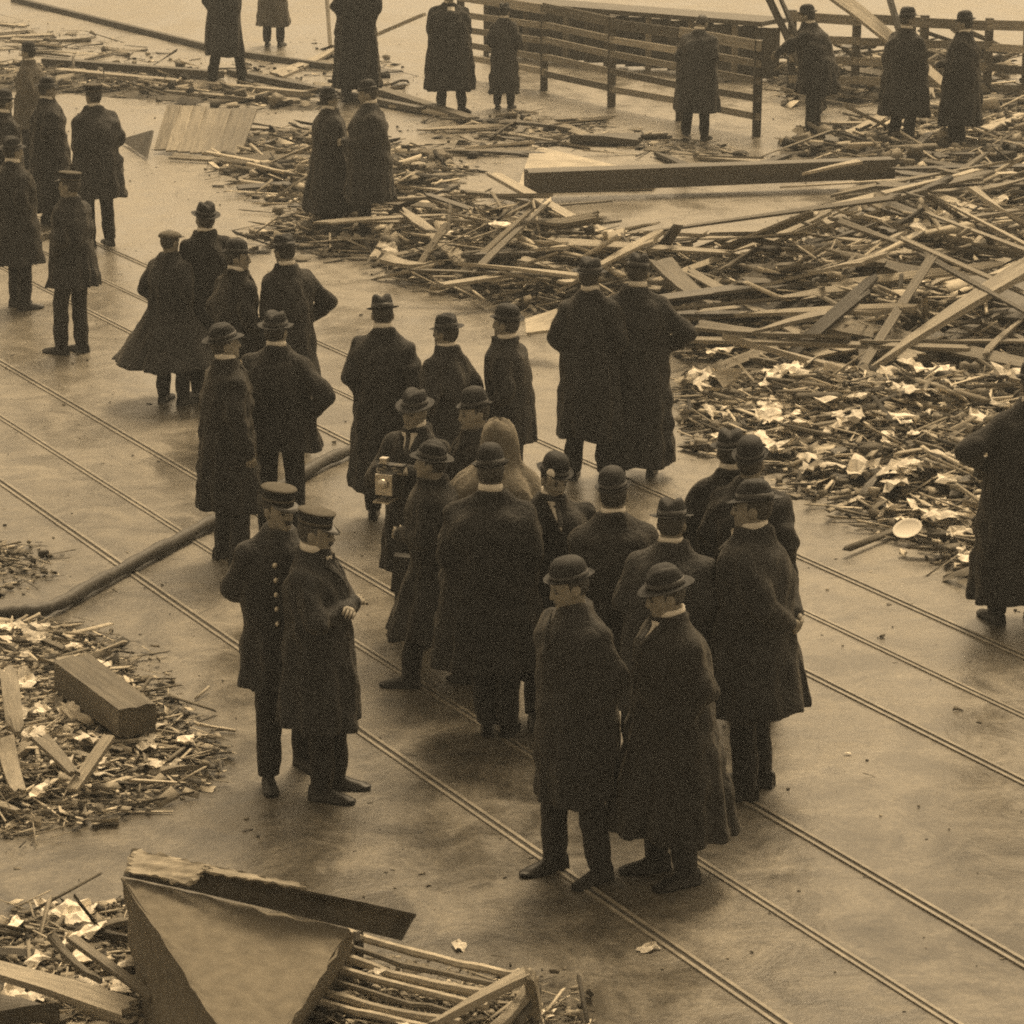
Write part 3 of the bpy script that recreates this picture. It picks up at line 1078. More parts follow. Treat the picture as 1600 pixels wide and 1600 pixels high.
def bits_mesh(name, heap, n, size, mix=(0.35, 0.35, 0.3), bright=0.3, seed=5, rise=0.05):
    """laths, flat shards and clods too many to count, each with a tone of its own; mix = share of each"""
    rng = np.random.default_rng(seed)
    pts = np.array(heap.sample(3 * n, -0.45, rng))
    de = poly_dist(heap.P, pts[:, 0], pts[:, 1])
    pts = pts[rng.random(3 * n) < np.clip((de + 0.42) / 0.95, 0.02, 1) ** 1.6][:n]          # thinning out towards the rim
    n = len(pts)
    kind = rng.choice(3, n, p=mix)
    g = np.exp(np.clip(rng.normal(0, 0.5, n), -1.2, 1.0)) * size
    L = np.where(kind == 0, g * rng.uniform(2.5, 7, n), np.where(kind == 1, g * rng.uniform(0.8, 2.2, n), g * rng.uniform(0.5, 1.1, n)))
    W = np.where(kind == 0, g * rng.uniform(0.12, 0.4, n), np.where(kind == 1, g * rng.uniform(0.5, 1.3, n), g * rng.uniform(0.4, 0.9, n)))
    T = np.where(kind == 0, W * rng.uniform(0.25, 0.8, n), np.where(kind == 1, g * rng.uniform(0.03, 0.10, n), g * rng.uniform(0.3, 0.7, n)))
    yaw = rng.normal(0, 0.9, n)
    pit = rng.normal(0, 0.22, n)
    rol = rng.normal(0, 0.45, n)
    cz, sz, cp, sp, cr, sr = np.cos(yaw), np.sin(yaw), np.cos(pit), np.sin(pit), np.cos(rol), np.sin(rol)
    ax = np.stack([cz * cp, sz * cp, sp], 1)
    ay = np.stack([-sz * cr + cz * sp * sr, cz * cr + sz * sp * sr, -cp * sr], 1)
    az = np.cross(ax, ay)
    c = np.stack([pts[:, 0], pts[:, 1], np.maximum(heap.z(pts[:, 0], pts[:, 1]), 0) + rng.uniform(0.0, rise, n) + T / 2], 1)
    V = []
    for i in (-1, 1):
        for j in (-1, 1):
            for k in (-1, 1):
                jl, jw, jt = rng.uniform(0.75, 1.0, n), rng.uniform(0.35, 1.0, n), rng.uniform(0.5, 1.0, n)
                V.append(c + ax * (i * L * jl / 2)[:, None] + ay * (j * W * jw / 2)[:, None] + az * (k * T * jt / 2)[:, None])
    V = np.stack(V, 1).reshape(-1, 3)
    V[:, 2] = np.maximum(V[:, 2], 0.003)
    f = np.array([(0, 1, 3, 2), (4, 6, 7, 5), (0, 4, 5, 1), (2, 3, 7, 6), (0, 2, 6, 4), (1, 5, 7, 3)])
    Q = (f[None] + 8 * np.arange(n)[:, None, None]).reshape(-1, 4)
    br = np.where(kind == 2, bright * 0.3, bright)
    tone = np.repeat(np.where(rng.random(n) < br, rng.uniform(0.6, 1, n), rng.uniform(0, 0.6, n)), 6)
    o = obj(name, mesh_np(name, V, Q, M['bits'], False, tone))
    o['kind'] = 'stuff'
    return o


def plank_mesh(seed, jag=0.06, warp=0.0):
    """a unit board along x with split ends, sometimes bowed; scaled by the object"""
    r = np.random.default_rng(seed)
    V, F = [], []
    ny, nx = 5, (5 if warp else 2)
    bow, tw, tap = r.normal(0, warp), r.normal(0, warp * 0.6), r.uniform(0, 0.25) if warp else 0.0
    for i in range(nx):
        s = -0.5 + i / (nx - 1)
        for j in range(ny):
            y = -0.5 + j / (ny - 1)
            x = s
            if i in (0, nx - 1):
                x -= math.copysign(r.uniform(0, jag), s)
            for z in (-0.5, 0.5):
                V.append((x, y * (1 - tap * (s + 0.5)), z * r.uniform(0.8, 1.0) + bow * 4 * (0.25 - s * s) + tw * s * y * 4))
    n = ny * 2
    for i in range(nx - 1):
        o = i * n
        for j in range(ny - 1):
            a = o + j * 2
            F.append((a + 1, a + 3, a + n + 3, a + n + 1))
            F.append((a, a + n, a + n + 2, a + 2))
        F.append((o, o + 1, o + n + 1, o + n))
        F.append((o + n - 2, o + 2 * n - 2, o + 2 * n - 1, o + n - 1))
    for j in range(ny - 1):
        a = j * 2
        F.append((a, a + 2, a + 3, a + 1))
        a += (nx - 1) * n
        F.append((a, a + 1, a + 3, a + 2))
    return V, F


PLANKS = {}
for mt in ('wood', 'wood_pale', 'wood_dark'):
    PLANKS[mt] = [mesh_py('board', *plank_mesh(s, (0.02, 0.05, 0.12, 0.16, 0.08, 0.03, 0.2, 0.1)[s], (0, 0.5, 1.1, 0.3, 1.6, 0.8, 0.6, 2.0)[s]), M[mt]) for s in range(8)]
STRAIGHT = {mt: [mesh_py('board', *plank_mesh(60 + k, 0.01), M[mt]) for k in range(3)] for mt in ('wood', 'wood_pale', 'wood_dark')}
BEAM = {mt: mesh_py('timber', *plank_mesh(50, 0.004), M[mt]) for mt in ('wood', 'wood_pale', 'wood_dark')}


def board(name, p0, p1, w, t, mat='wood', roll=0.0, me=None):
    """a board from point p0 to point p1"""
    p0, p1 = Vector(p0), Vector(p1)
    d = p1 - p0
    x = d.normalized()
    up = Vector((0, 0, 1))
    y = up.cross(x).normalized()
    z = x.cross(y)
    y2 = y * math.cos(roll) + z * math.sin(roll)
    z2 = x.cross(y2)
    rot = Matrix((x, y2, z2)).transposed().to_4x4()
    o = obj(name, me or random.choice(PLANKS[mat]))
    o.matrix_world = Matrix.Translation((p0 + p1) / 2) @ rot @ Matrix.Diagonal((d.length, w, t, 1))
    return o


def board_px(label, a, b, za, zb, w, t=0.03, mat='wood', roll=0.0, name='board', me=None, group=None, cat='board'):
    """a particular board of the photograph, lying from a to b at heights za and zb"""
    xa, ya = ground(a[0], a[1], za)
    xb, yb = ground(b[0], b[1], zb)
    o = board(name, (xa, ya, za), (xb, yb, zb), w, t, mat, roll, me)
    tag(o, label, cat, group)
    return o


def pixel(x, y, z):
    """where the photograph shows a point"""
    c, s = math.cos(CAM_PITCH), math.sin(CAM_PITCH)
    dz = z - CAM_H
    f = y * c - dz * s
    return 800 + CAM_F * x / f, 800 - CAM_F * (y * s + dz * c) / f


def scatter_boards(heap, n, where, group, lr, wr, mats, seed, ang=1.0, lift=0.10, margin=0.1, noun='board'):
    rng = np.random.default_rng(seed)
    rnd = random.Random(seed)
    for (x, y) in heap.sample(n, margin, rng):
        L = rng.uniform(*lr) * rng.uniform(0.6, 1)
        w = rng.uniform(*wr)
        t = rng.uniform(0.02, 0.045)
        a = rng.normal(0, ang)
        dx, dy = math.cos(a) * L / 2, math.sin(a) * L / 2
        za = max(0, float(heap.z(x - dx, y - dy))) + rng.uniform(0.01, lift)
        zb = max(0, float(heap.z(x + dx, y + dy))) + rng.uniform(0.01, lift)
        zm = max(0, float(heap.z(x, y)))
        sh = max(0.0, zm - (za + zb) / 2 + 0.03) * 0.8
        roll = rng.normal(0, 0.30)
        pad = abs(math.sin(roll)) * w / 2 + t / 2
        za, zb = max(za + sh, pad), max(zb + sh, pad)
        mt = rnd.choice(mats)
        o = board(noun, (x - dx, y - dy, za), (x + dx, y + dy, zb), w, t, mt, roll)
        ua, va = pixel(x - dx, y - dy, za)
        ub, vb = pixel(x + dx, y + dy, zb)
        slope = (vb - va) / (ub - ua + 1e-6)
        lean = 'level' if abs(slope) < 0.08 else 'rising right' if slope < 0 else 'rising left'
        size = 'long' if L > lr[0] + 0.55 * (lr[1] - lr[0]) else 'short' if L < lr[0] + 0.2 * (lr[1] - lr[0]) else 'middling'
        tone = {'wood': 'brown', 'wood_pale': 'pale', 'wood_dark': 'dark'}[mt]
        tag(o, f"{size} {tone} {noun} {lean}, {where((ua + ub) / 2, (va + vb) / 2)}", 'board', group)


def scrap_mesh(seed):
    r = np.random.default_rng(seed)
    n = 4
    V, F = [], []
    ox, oy = r.uniform(0, 6, 2)
    for j in range(n + 1):
        for i in range(n + 1):
            x, y = i / n - 0.5, j / n - 0.5
            e = 1 - 0.5 * r.random() * ((i in (0, n)) or (j in (0, n)))
            z = 0.09 * math.sin(7 * x + ox) * math.cos(6 * y + oy) + 0.11 * r.random() + 0.10 * (x * x) * math.sin(ox * 3)
            V.append((x * e, y * e * 0.75, z))
    top = len(V)
    V += [(x, y, z - 0.012) for x, y, z in V[:top]]
    w = n + 1
    for j in range(n):
        for i in range(n):
            a = j * w + i
            F.append((a, a + 1, a + w + 1, a + w))
            F.append((top + a, top + a + w, top + a + w + 1, top + a + 1))
    return mesh_py('paper_scrap', V, F, M['paper'], False)


SCRAPS = [scrap_mesh(s) for s in range(8)]


def scatter_scraps(heap, n, where, group, smin, smax, seed, pts=None):
    rng = np.random.default_rng(seed)
    P = pts or heap.sample(n, 0.0, rng)
    for x, y in P:
        s = rng.uniform(smin, smax)
        z = max(0, float(heap.z(x, y))) if heap else 0.0
        o = obj('paper_scrap', SCRAPS[int(rng.integers(8))], None, (x, y, z + 0.035 + 0.26 * s), (rng.normal(0, 0.25), rng.normal(0, 0.25), rng.uniform(0, 6.28)),
                (s, s, s))
        q = (s - smin) / (smax - smin)
        u, v = pixel(x, y, z)
        tag(o, f"{'small' if q < 0.33 else 'middling' if q < 0.67 else 'large'} pale paper scrap, {where(u, v)}", 'paper', group)


# ---- heaps of wreckage
HA = Heap([(600, 425), (660, 345), (770, 350), (880, 385), (1010, 425), (1180, 425), (1300, 390), (1400, 320), (1500, 300), (1660, 285), (1680, 590), (1560, 640),
           (1400, 630), (1260, 615), (1120, 575), (1040, 520), (880, 500), (740, 470), (640, 440)], 0.50, 1.5, 11)
HB = Heap([(1085, 600), (1260, 605), (1400, 615), (1680, 590), (1700, 905), (1545, 905), (1490, 875), (1400, 830), (1280, 765), (1200, 725), (1110, 690)],
          0.32, 1.3, 21)
HC = Heap([(345, 260), (400, 215), (500, 205), (640, 235), (730, 270), (640, 330), (590, 395), (500, 405), (400, 385), (470, 330), (390, 300)],
          0.08, 0.9, 31)
HD = Heap([(-60, 990), (60, 988), (125, 1012), (185, 1066), (228, 1126), (308, 1186), (272, 1212), (170, 1250), (-60, 1310)], 0.15, 1.0, 41)
HE = Heap([(-60, 1480), (60, 1450), (200, 1440), (300, 1540), (330, 1680), (-80, 1680)], 0.13, 0.8, 51)
HF = Heap([(1215, 240), (1300, 205), (1460, 175), (1700, 140), (1700, 270), (1420, 290), (1330, 275)], 0.18, 0.9, 61)
HG = Heap([(440, 1520), (830, 1560), (880, 1610), (880, 1690), (420, 1690)], 0.08, 0.4, 71)
HH = Heap([(-60, 95), (60, 100), (260, 125), (480, 152), (520, 180), (240, 155), (60, 145), (-60, 145)], 0.06, 0.7, 81)
HI = Heap([(-60, 862), (20, 860), (48, 890), (30, 912), (-60, 920)], 0.02, 0.5, 95)
for hp, nm, st in ((HA, 'rubble', 0.07), (HB, 'rubble', 0.05), (HC, 'rubble', 0.10), (HD, 'rubble', 0.035), (HE, 'rubble', 0.035), (HF, 'rubble', 0.12),
                   (HG, 'rubble', 0.05), (HH, 'rubble', 0.12)):
    hp.mound(nm, st)
bits_mesh('splinters', HA, 8000, 0.10, (0.62, 0.33, 0.05), 0.40, seed=1, rise=0.12)
bits_mesh('splinters', HB, 8500, 0.068, (0.32, 0.58, 0.10), 0.46, seed=2, rise=0.07)
bits_mesh('splinters', HC, 2200, 0.10, (0.40, 0.35, 0.25), 0.35, seed=3, rise=0.03)
bits_mesh('splinters', HD, 8000, 0.036, (0.34, 0.56, 0.10), 0.46, seed=4, rise=0.05)
bits_mesh('splinters', HE, 5500, 0.036, (0.32, 0.48, 0.20), 0.48, seed=5, rise=0.05)
bits_mesh('splinters', HF, 2000, 0.12, (0.40, 0.35, 0.25), 0.32, seed=6)
bits_mesh('splinters', HG, 2200, 0.028, (0.30, 0.40, 0.30), 0.36, seed=7)
bits_mesh('splinters', HH, 380, 0.12, (0.40, 0.35, 0.25), 0.3, seed=8, rise=0.03)
bits_mesh('splinters', HI, 700, 0.035, (0.30, 0.40, 0.30), 0.3, seed=10, rise=0.03)
LITTER = Heap([(-200, 60), (1750, 60), (1800, 1700), (-300, 1700)], 0.0, 1.0, 91)
bits_mesh('litter', LITTER, 3000, 0.016, (0.12, 0.38, 0.5), 0.12, 9, 0.0)


def where_a(u, v):
    a = 'back' if v < 400 else 'middle' if v < 490 else 'front'
    b = ('above the short group' if u < 760 else 'left of the broad-backed pair' if u < 880 else 'behind the broad-backed pair' if u < 1110 else
         'right of the broad-backed pair' if u < 1240 else 'in its centre' if u < 1400 else 'near the right edge')
    return f"{a} of big heap {b}"


def where_b(u, v):
    return ('paper trash ' + ('upper' if v < 680 else 'lower') + ' part, ' + ('behind the wide-coated man' if u < 1260 else 'in the middle' if u < 1400 else 'near the right-edge man'))


def where_c(u, v):
    return ('pale ground ' + ('left of' if u < 480 else 'behind' if u < 620 else 'right of') + ' the two talking men, ' + ('far' if v < 260 else 'middle' if v < 330 else 'near'))


def where_d(u, v):
    return ('left trash heap, ' + ('at the picture edge' if u < 70 else 'round the squared timber' if u < 200 else 'at its right tip') + (', top' if v < 1090 else ', middle' if v < 1180 else ', bottom'))


def where_e(u, v):
    return 'bottom left heap, ' + ('in the corner' if u < 90 else 'beside the trough') + (', top' if v < 1500 else ', bottom')


def where_f(u, v):
    return ('far right trash ' + ('before the leaning man' if u < 1370 else 'under the far right pair' if u < 1540 else 'at the right edge') + (', far' if v < 210 else ', near'))


scatter_boards(HA, 160, where_a, 'broken boards in the big heap', (0.7, 4.2), (0.05, 0.20), ['wood', 'wood', 'wood', 'wood_pale', 'wood_dark'], 101, 0.8, 0.48)
scatter_boards(HB, 45, where_b, 'sticks in the paper trash', (0.3, 1.2), (0.03, 0.08), ['wood', 'wood_pale', 'wood_dark'], 102, 1.0, 0.12, noun='stick')
scatter_boards(HC, 26, where_c, 'boards strewn on pale ground', (0.8, 3.2), (0.06, 0.16), ['wood', 'wood', 'wood_pale', 'wood_dark'], 103, 0.7, 0.08)
scatter_boards(HD, 28, where_d, 'sticks in the left trash heap', (0.2, 0.8), (0.02, 0.06), ['wood', 'wood', 'wood_pale'], 104, 1.2, 0.10, noun='stick')
scatter_boards(HE, 18, where_e, 'laths beside the trough', (0.3, 1.0), (0.02, 0.05), ['wood', 'wood_pale', 'wood_dark'], 105, 0.7, 0.10, noun='lath')
scatter_boards(HF, 28, where_f, 'boards under the far right men', (0.8, 3.0), (0.08, 0.20), ['wood', 'wood_dark', 'wood_pale', 'wood_dark'], 106, 0.7, 0.16)
HJ = Heap([(640, 195), (820, 175), (1180, 235), (1210, 262), (830, 225), (760, 262)], 0.0, 1.0, 97)
HK = Heap([(-40, 20), (140, 50), (330, 95), (500, 105), (480, 60), (660, 110), (640, 160), (480, 140), (60, 88), (-40, 70)], 0.0, 1.0, 98)
scatter_boards(HJ, 16, lambda u, v: ('far' if v < 215 else 'near') + ' pale ground below the fence, ' + ('left' if u < 850 else 'middle' if u < 1010 else 'right'),
               'boards on the ground below the fence', (0.5, 2.2), (0.05, 0.16), ['wood', 'wood_dark', 'wood_pale'], 107, 0.6, 0.02)
scatter_boards(HK, 20, lambda u, v: ('left' if u < 250 else 'middle' if u < 430 else 'right') + ' part of the far ground at top left, ' + ('far' if v < 90 else 'near'),
               'boards on the far ground at top left', (0.5, 2.4), (0.05, 0.18), ['wood', 'wood_dark', 'wood_pale'], 108, 0.5, 0.02)
bits_mesh('splinters', HJ, 500, 0.07, (0.4, 0.4, 0.2), 0.3, 12, 0.0)
bits_mesh('splinters', HK, 380, 0.08, (0.4, 0.4, 0.2), 0.3, 13, 0.0)
scatter_scraps(HB, 150, where_b, 'paper scraps at the heap edge', 0.12, 0.38, 201)
scatter_scraps(HA, 26, where_a, 'torn sheets among the boards', 0.15, 0.45, 202)
scatter_scraps(HD, 70, where_d, 'paper scraps in the left heap', 0.07, 0.22, 203)
scatter_scraps(HE, 30, where_e, 'paper scraps beside the trough', 0.07, 0.22, 204)
scatter_scraps(HG, 8, lambda u, v: 'under the slatted crate', 'paper scraps under the crate', 0.06, 0.12, 205)

# ---- particular timbers that can be told apart
bp = board_px
bp('long squared dark timber lying across the pale ground behind the heap', (822, 282), (1395, 262), 0.24, 0.26, 0.30, 0.28, 'wood_dark', 0, 'timber', BEAM['wood_dark'])
bp('pale plank sloping down from the left end of the dark timber', (770, 272), (985, 392), 0.22, 0.42, 0.16, 0.05, 'wood_pale')
bp('second pale plank sloping beside the first, nearer the heap', (828, 318), (1002, 384), 0.25, 0.45, 0.15, 0.05, 'wood_pale')
bp('darker plank lying just below the two sloping pale planks', (800, 318), (1020, 415), 0.10, 0.40, 0.20, 0.05, 'wood_dark')
bp('short bright board beside the right of the two talking men', (628, 308), (742, 346), 0.15, 0.18, 0.14, 0.05, 'wood_pale')
bp('thin pale lath just above the short bright board', (618, 293), (726, 303), 0.12, 0.12, 0.08, 0.03, 'wood_pale')
bp('tan plank leaning on the heap behind the taller of the two broad backs', (1030, 405), (1120, 480), 0.55, 0.40, 0.24, 0.05, 'wood')
bp('long pale plank reaching up out of the heap to the right edge', (1650, 392), (1345, 588), 0.95, 0.30, 0.17, 0.07, 'wood_pale')
bp('dark plank lying under the long pale plank at the right', (1640, 440), (1380, 590), 0.55, 0.25, 0.22, 0.05, 'wood_dark')
bp('thin pale pole running along the lower edge of the board heap', (1130, 527), (1388, 597), 0.45, 0.38, 0.07, 0.06, 'wood_pale')
bp('flat board jutting right from the broad-backed pair', (1086, 508), (1330, 527), 0.48, 0.50, 0.12, 0.04, 'wood')
bp('dark beam slanting up to the right across the heap', (1225, 428), (1432, 288), 0.45, 0.55, 0.13, 0.08, 'wood_dark')
bp('pale board leaning on the slanting dark beam', (1232, 425), (1330, 345), 0.52, 0.50, 0.16, 0.04, 'wood_pale')
bp('board lying level in the middle of the heap, dark void above it', (1240, 438), (1420, 405), 0.5, 0.52, 0.14, 0.04, 'wood_pale')
bp('board lying level above the pale pole', (1150, 440), (1330, 452), 0.55, 0.5, 0.15, 0.05, 'wood')
bp('tan board ending near the thin pale pole', (1180, 520), (1350, 478), 0.48, 0.52, 0.16, 0.04, 'wood_pale')
bp('long lath over the left part of the heap', (715, 412), (908, 432), 0.40, 0.42, 0.06, 0.04, 'wood_pale')
bp('wide board at the left tip of the heap', (600, 404), (692, 410), 0.22, 0.25, 0.20, 0.05, 'wood')
bp('tan board in front of the left part of the heap', (690, 446), (835, 424), 0.28, 0.35, 0.14, 0.04, 'wood_pale')
bp('wide dark wet board under the long lath at heap left', (720, 400), (890, 392), 0.35, 0.45, 0.28, 0.05, 'wood_dark')
bp('stick leaning beside the right talking man\'s boots', (583, 405), (612, 348), 0.04, 0.30, 0.10, 0.03, 'wood_pale')
bp('dark plank lying on the pale ground below the fence', (890, 216), (1003, 219), 0.07, 0.09, 0.30, 0.10, 'wood_dark')
bp('thin dark lath left of the dark plank below the fence', (770, 190), (900, 205), 0.03, 0.05, 0.12, 0.05, 'wood_dark')
bp('short dark stick on the pale ground below the fence', (1025, 240), (1088, 268), 0.04, 0.05, 0.12, 0.06, 'wood_dark')
bp('dark bowed board behind the far end of the squared timber', (1112, 262), (1235, 243), 0.12, 0.14, 0.20, 0.05, 'wood_dark')
bp('pale lath lying on top of the squared timber\'s right end', (1255, 272), (1345, 252), 0.40, 0.42, 0.08, 0.04, 'wood_pale')
bp('long dark rail across the pale ground at top left', (20, -2), (338, 76), 0.05, 0.06, 0.12, 0.10, 'wood_dark', 0, 'timber', BEAM['wood_dark'])
bp('continuing dark rail right of the lone walking man', (380, 84), (520, 104), 0.05, 0.06, 0.12, 0.10, 'wood_dark', 0, 'timber', BEAM['wood_dark'])
bp('long dark timber behind the cap-wearing officer, uppermost', (70, 96), (345, 117), 0.10, 0.08, 0.22, 0.14, 'wood_dark', 0, 'timber', BEAM['wood_dark'])
bp('long timber below the uppermost one at upper left', (90, 112), (480, 148), 0.09, 0.09, 0.20, 0.12, 'wood', 0, 'timber', BEAM['wood'])
bp('long thin board under the two timbers at upper left', (160, 136), (480, 160), 0.04, 0.06, 0.20, 0.06, 'wood')
bp('dark timber running behind the pair of talking men', (360, 112), (660, 172), 0.06, 0.06, 0.16, 0.10, 'wood_dark', 0, 'timber', BEAM['wood_dark'])
bp('pale timber between the talking pair and the man facing us', (590, 140), (740, 188), 0.06, 0.06, 0.20, 0.10, 'wood', 0, 'timber', BEAM['wood'])
bp('board lying below the timber between the men', (615, 165), (720, 182), 0.04, 0.04, 0.20, 0.05, 'wood_pale')
bp('pale stick slanting between two men at the top', (580, 58), (664, 22), 0.60, 1.05, 0.09, 0.05, 'wood_pale', 0, 'pole', STRAIGHT['wood_pale'][1])
bp('thin upright pole beside the man at the top', (508, -40), (516, 72), 1.2, 0.03, 0.07, 0.05, 'wood_pale', 0, 'pole', STRAIGHT['wood_pale'][0])
bp('plank lying at the feet of the man at the top', (430, 118), (525, 75), 0.05, 0.10, 0.25, 0.05, 'wood_pale')
bp('thick squared timber lying in the left trash heap', (112, 1048), (215, 1126), 0.30, 0.24, 0.24, 0.20, 'wood', 0, 'timber', BEAM['wood'])
bp('wide upright board at the left edge of the trash heap', (12, 1040), (25, 1150), 0.42, 0.22, 0.11, 0.03, 'wood')
bp('wide board below the upright one at the left edge', (6, 1150), (30, 1240), 0.30, 0.12, 0.11, 0.03, 'wood_pale')
bp('board slanting right in the left trash heap', (60, 1150), (118, 1212), 0.30, 0.20, 0.09, 0.03, 'wood')
bp('board slanting left in the left trash heap, crossing the paper', (172, 1150), (112, 1236), 0.32, 0.12, 0.075, 0.03, 'wood_pale')
bp('thin stick at the right tip of the left trash heap', (230, 1210), (318, 1200), 0.05, 0.05, 0.04, 0.03, 'wood')
bp('long curved-looking plank at the bottom left corner', (-30, 1508), (205, 1580), 0.30, 0.22, 0.15, 0.04, 'wood_pale')
bp('dark-sided board at the very bottom left corner', (-30, 1585), (95, 1588), 0.28, 0.26, 0.10, 0.10, 'wood_dark')
bp('thin stick slanting in the heap beside the trough', (78, 1460), (160, 1535), 0.35, 0.25, 0.035, 0.03, 'wood')
bp('second thin stick slanting towards the trough', (110, 1465), (240, 1560), 0.30, 0.22, 0.05, 0.03, 'wood')


def sheet_px(name, label, cat, pts, mat, thick=0.03, bend=0.0):
    """a flat broken sheet, its corners at (u, v, height)"""
    top = [Vector((*ground(u, v, z), z)) for u, v, z in pts]
    n = len(top)
    nrm = (top[1] - top[0]).cross(top[-1] - top[0]).normalized()
    if nrm.z < 0:
        nrm = -nrm
    V = [tuple(p) for p in top] + [tuple(p - nrm * thick) for p in top]
    F = [tuple(range(n)), tuple(reversed(range(n, 2 * n)))] + [(i, n + i, n + (i + 1) % n, (i + 1) % n) for i in range(n)]
    o = obj(name, mesh_py(name, V, F, M[mat]))
    tag(o, label, cat)
    return o


wp = bpy.data.objects.new('wall_panel', None)
link(wp)
WC = [Vector((*ground(u, v, z), z)) for u, v, z in ((262, 166, 0.55), (402, 170, 0.50), (374, 246, 0.06), (242, 234, 0.06))]
wp.location = (WC[3].x, WC[3].y, 0)
for i in range(7):
    t = (i + 0.5) / 7
    o = board('plank', WC[3].lerp(WC[2], t), WC[0].lerp(WC[1], t) + Vector((0, random.uniform(-0.05, 0.1), random.uniform(-0.02, 0.02))), (WC[2] - WC[3]).length / 7 * 0.96, 0.03,
              ('wood', 'wood_pale')[i % 3 == 1], 0.0, random.choice(STRAIGHT[('wood', 'wood_pale')[i % 3 == 1]]))
    mw = o.matrix_world.copy()
    o.parent = wp
    o.matrix_local = Matrix.Translation(-wp.location) @ mw
tag(wp, 'tilted pale planked wall panel lying among timbers at upper left', 'panel')
sheet_px('wall_panel', 'wedge-shaped pale sheet behind the long squared timber', 'panel', [(832, 226, 0.05), (1035, 276, 0.05), (1020, 292, 0.05), (808, 296, 0.05)], 'wood_pale', 0.04)
sheet_px('wall_panel', 'dark torn sheet beside the officer near upper left', 'panel', [(186, 218, 0.05), (238, 203, 0.34), (228, 246, 0.04)], 'wood_dark', 0.03)
sheet_px('wall_panel', 'torn tan sheet in the right part of the heap', 'panel', [(1392, 318, 0.5), (1418, 322, 0.6), (1475, 360, 0.45), (1440, 364, 0.4)], 'wood', 0.03)
sheet_px('wall_panel', 'dark fallen panel under the long pale plank', 'panel', [(1390, 440, 0.55), (1600, 425, 0.7), (1640, 500, 0.45), (1470, 490, 0.4)], 'wood_dark', 0.04)
sheet_px('wall_panel', 'dark torn flap sticking up from the heap top', 'panel', [(1022, 388, 0.50), (1042, 392, 0.48), (1068, 352, 0.80), (1052, 350, 0.85)], 'wood_dark', 0.03)
sheet_px('wall_panel', 'bent pale sheet standing in the heap centre', 'panel', [(1285, 442, 0.60), (1322, 440, 0.62), (1350, 478, 0.42), (1312, 482, 0.40)], 'paper', 0.02)
sheet_px('wall_panel', 'pale board piece behind the bowler of the broad-backed pair', 'panel', [(820, 498, 0.35), (870, 482, 0.45), (882, 512, 0.35), (822, 520, 0.28)], 'wood_pale', 0.03)
sheet_px('wall_panel', 'pale jagged piece at the right of the broad-backed pair', 'panel', [(1112, 580, 0.40), (1160, 574, 0.45), (1150, 592, 0.35), (1130, 606, 0.28)], 'wood_pale', 0.03)


def plate(label, u, v, z, r, mat='linen'):
    x, y = ground(u, v, z)
    V, F = lathe([(0.001, 0.0), (0.55, 0.01), (0.8, 0.08), (1.0, 0.17), (0.97, 0.18), (0.78, 0.11), (0.5, 0.05), (0.001, 0.04)], 16, 1.0, 0.82)
    o = obj('basin', mesh_py('basin', V, F, M[mat], True), None, (x, y, z), (0.45, -0.35, 0.3), (r, r, r))
    tag(o, label, 'basin')
    return o


plate('bright white shallow basin at the edge of the trash near the street', 1418, 828, 0.10, 0.115)
for u, v, r, lb in ((1492, 858, 0.20, 'white rag below the basin at the trash edge'), (1222, 630, 0.20, 'bright white slip lying above the paper trash'),
                    (1515, 890, 0.24, 'pale rag by the coat of the man at the right edge'), (1395, 715, 0.36, 'largest pale paper in the trash heap')):
    x, y = ground(u, v)
    o = obj('rag', SCRAPS[int(u) % 8].copy(), None, (x, y, max(0, float(HB.z(x, y))) + 0.08), (0.2, -0.1, u), (r, r, r))
    o.data.materials[0] = M['linen']
    tag(o, lb, 'rag')
for u, v, s, lb in ((1013, 1485, 0.13, 'small white paper lying alone between the near rails'), (100, 1190, 0.2, 'white paper under the crossing boards of the left heap'),
                    (185, 1240, 0.13, 'white card at the lower edge of the left heap'), (45, 1110, 0.22, 'large white paper beside the upright board'),
                    (85, 1265, 0.24, 'white torn paper at the bottom of the left heap'), (75, 1425, 0.26, 'large white paper topping the heap beside the trough'),
                    (165, 1425, 0.26, 'pale folded paper next to the metal trough'), (160, 1490, 0.18, 'white paper triangle left of the trough'),
                    (190, 1575, 0.16, 'white paper lying on the long plank in the corner'), (1325, 1180, 0.05, 'tiny dark-edged scrap on the street'),
                    (590, 1535, 0.12, 'white scrap on the crate slats'), (718, 1482, 0.14, 'white scrap just beyond the slatted crate'),
                    (850, 1588, 0.12, 'small white scrap right of the crate corner')):
    h = 0.0
    x, y = ground(u, v)
    for hp in (HD, HE, HG):
        h = max(h, float(hp.z(x, y)))
    if 590 == u:
        h = 0.34
        x, y = ground(u, v, h)
    o = obj('paper_scrap', SCRAPS[(u * 3) % 8], None, (x, y, h + 0.03 + 0.2 * s if h > 0.01 else 0.012), (0.1, -0.1, u * 1.7), (s, s * 0.8, s * 0.8))
    tag(o, lb, 'paper')


# ---- bent sheet-metal trough in the lower left corner
def G(u, v, z):
    return Vector((*ground(u, v, z), z))


tr = bpy.data.objects.new('metal_trough', None)
link(tr)
a0 = G(192, 1372, 0.72)
b0 = G(548, 1452, 0.58)
c0 = G(365, 1640, 0.46)
c1 = G(425, 1640, 0.42)
e0 = G(262, 1640, 0.02)
f0 = G(230, 1470, 0.02)
tr.location = (a0.x, a0.y, 0)
tl = Vector((a0.x, a0.y, 0))


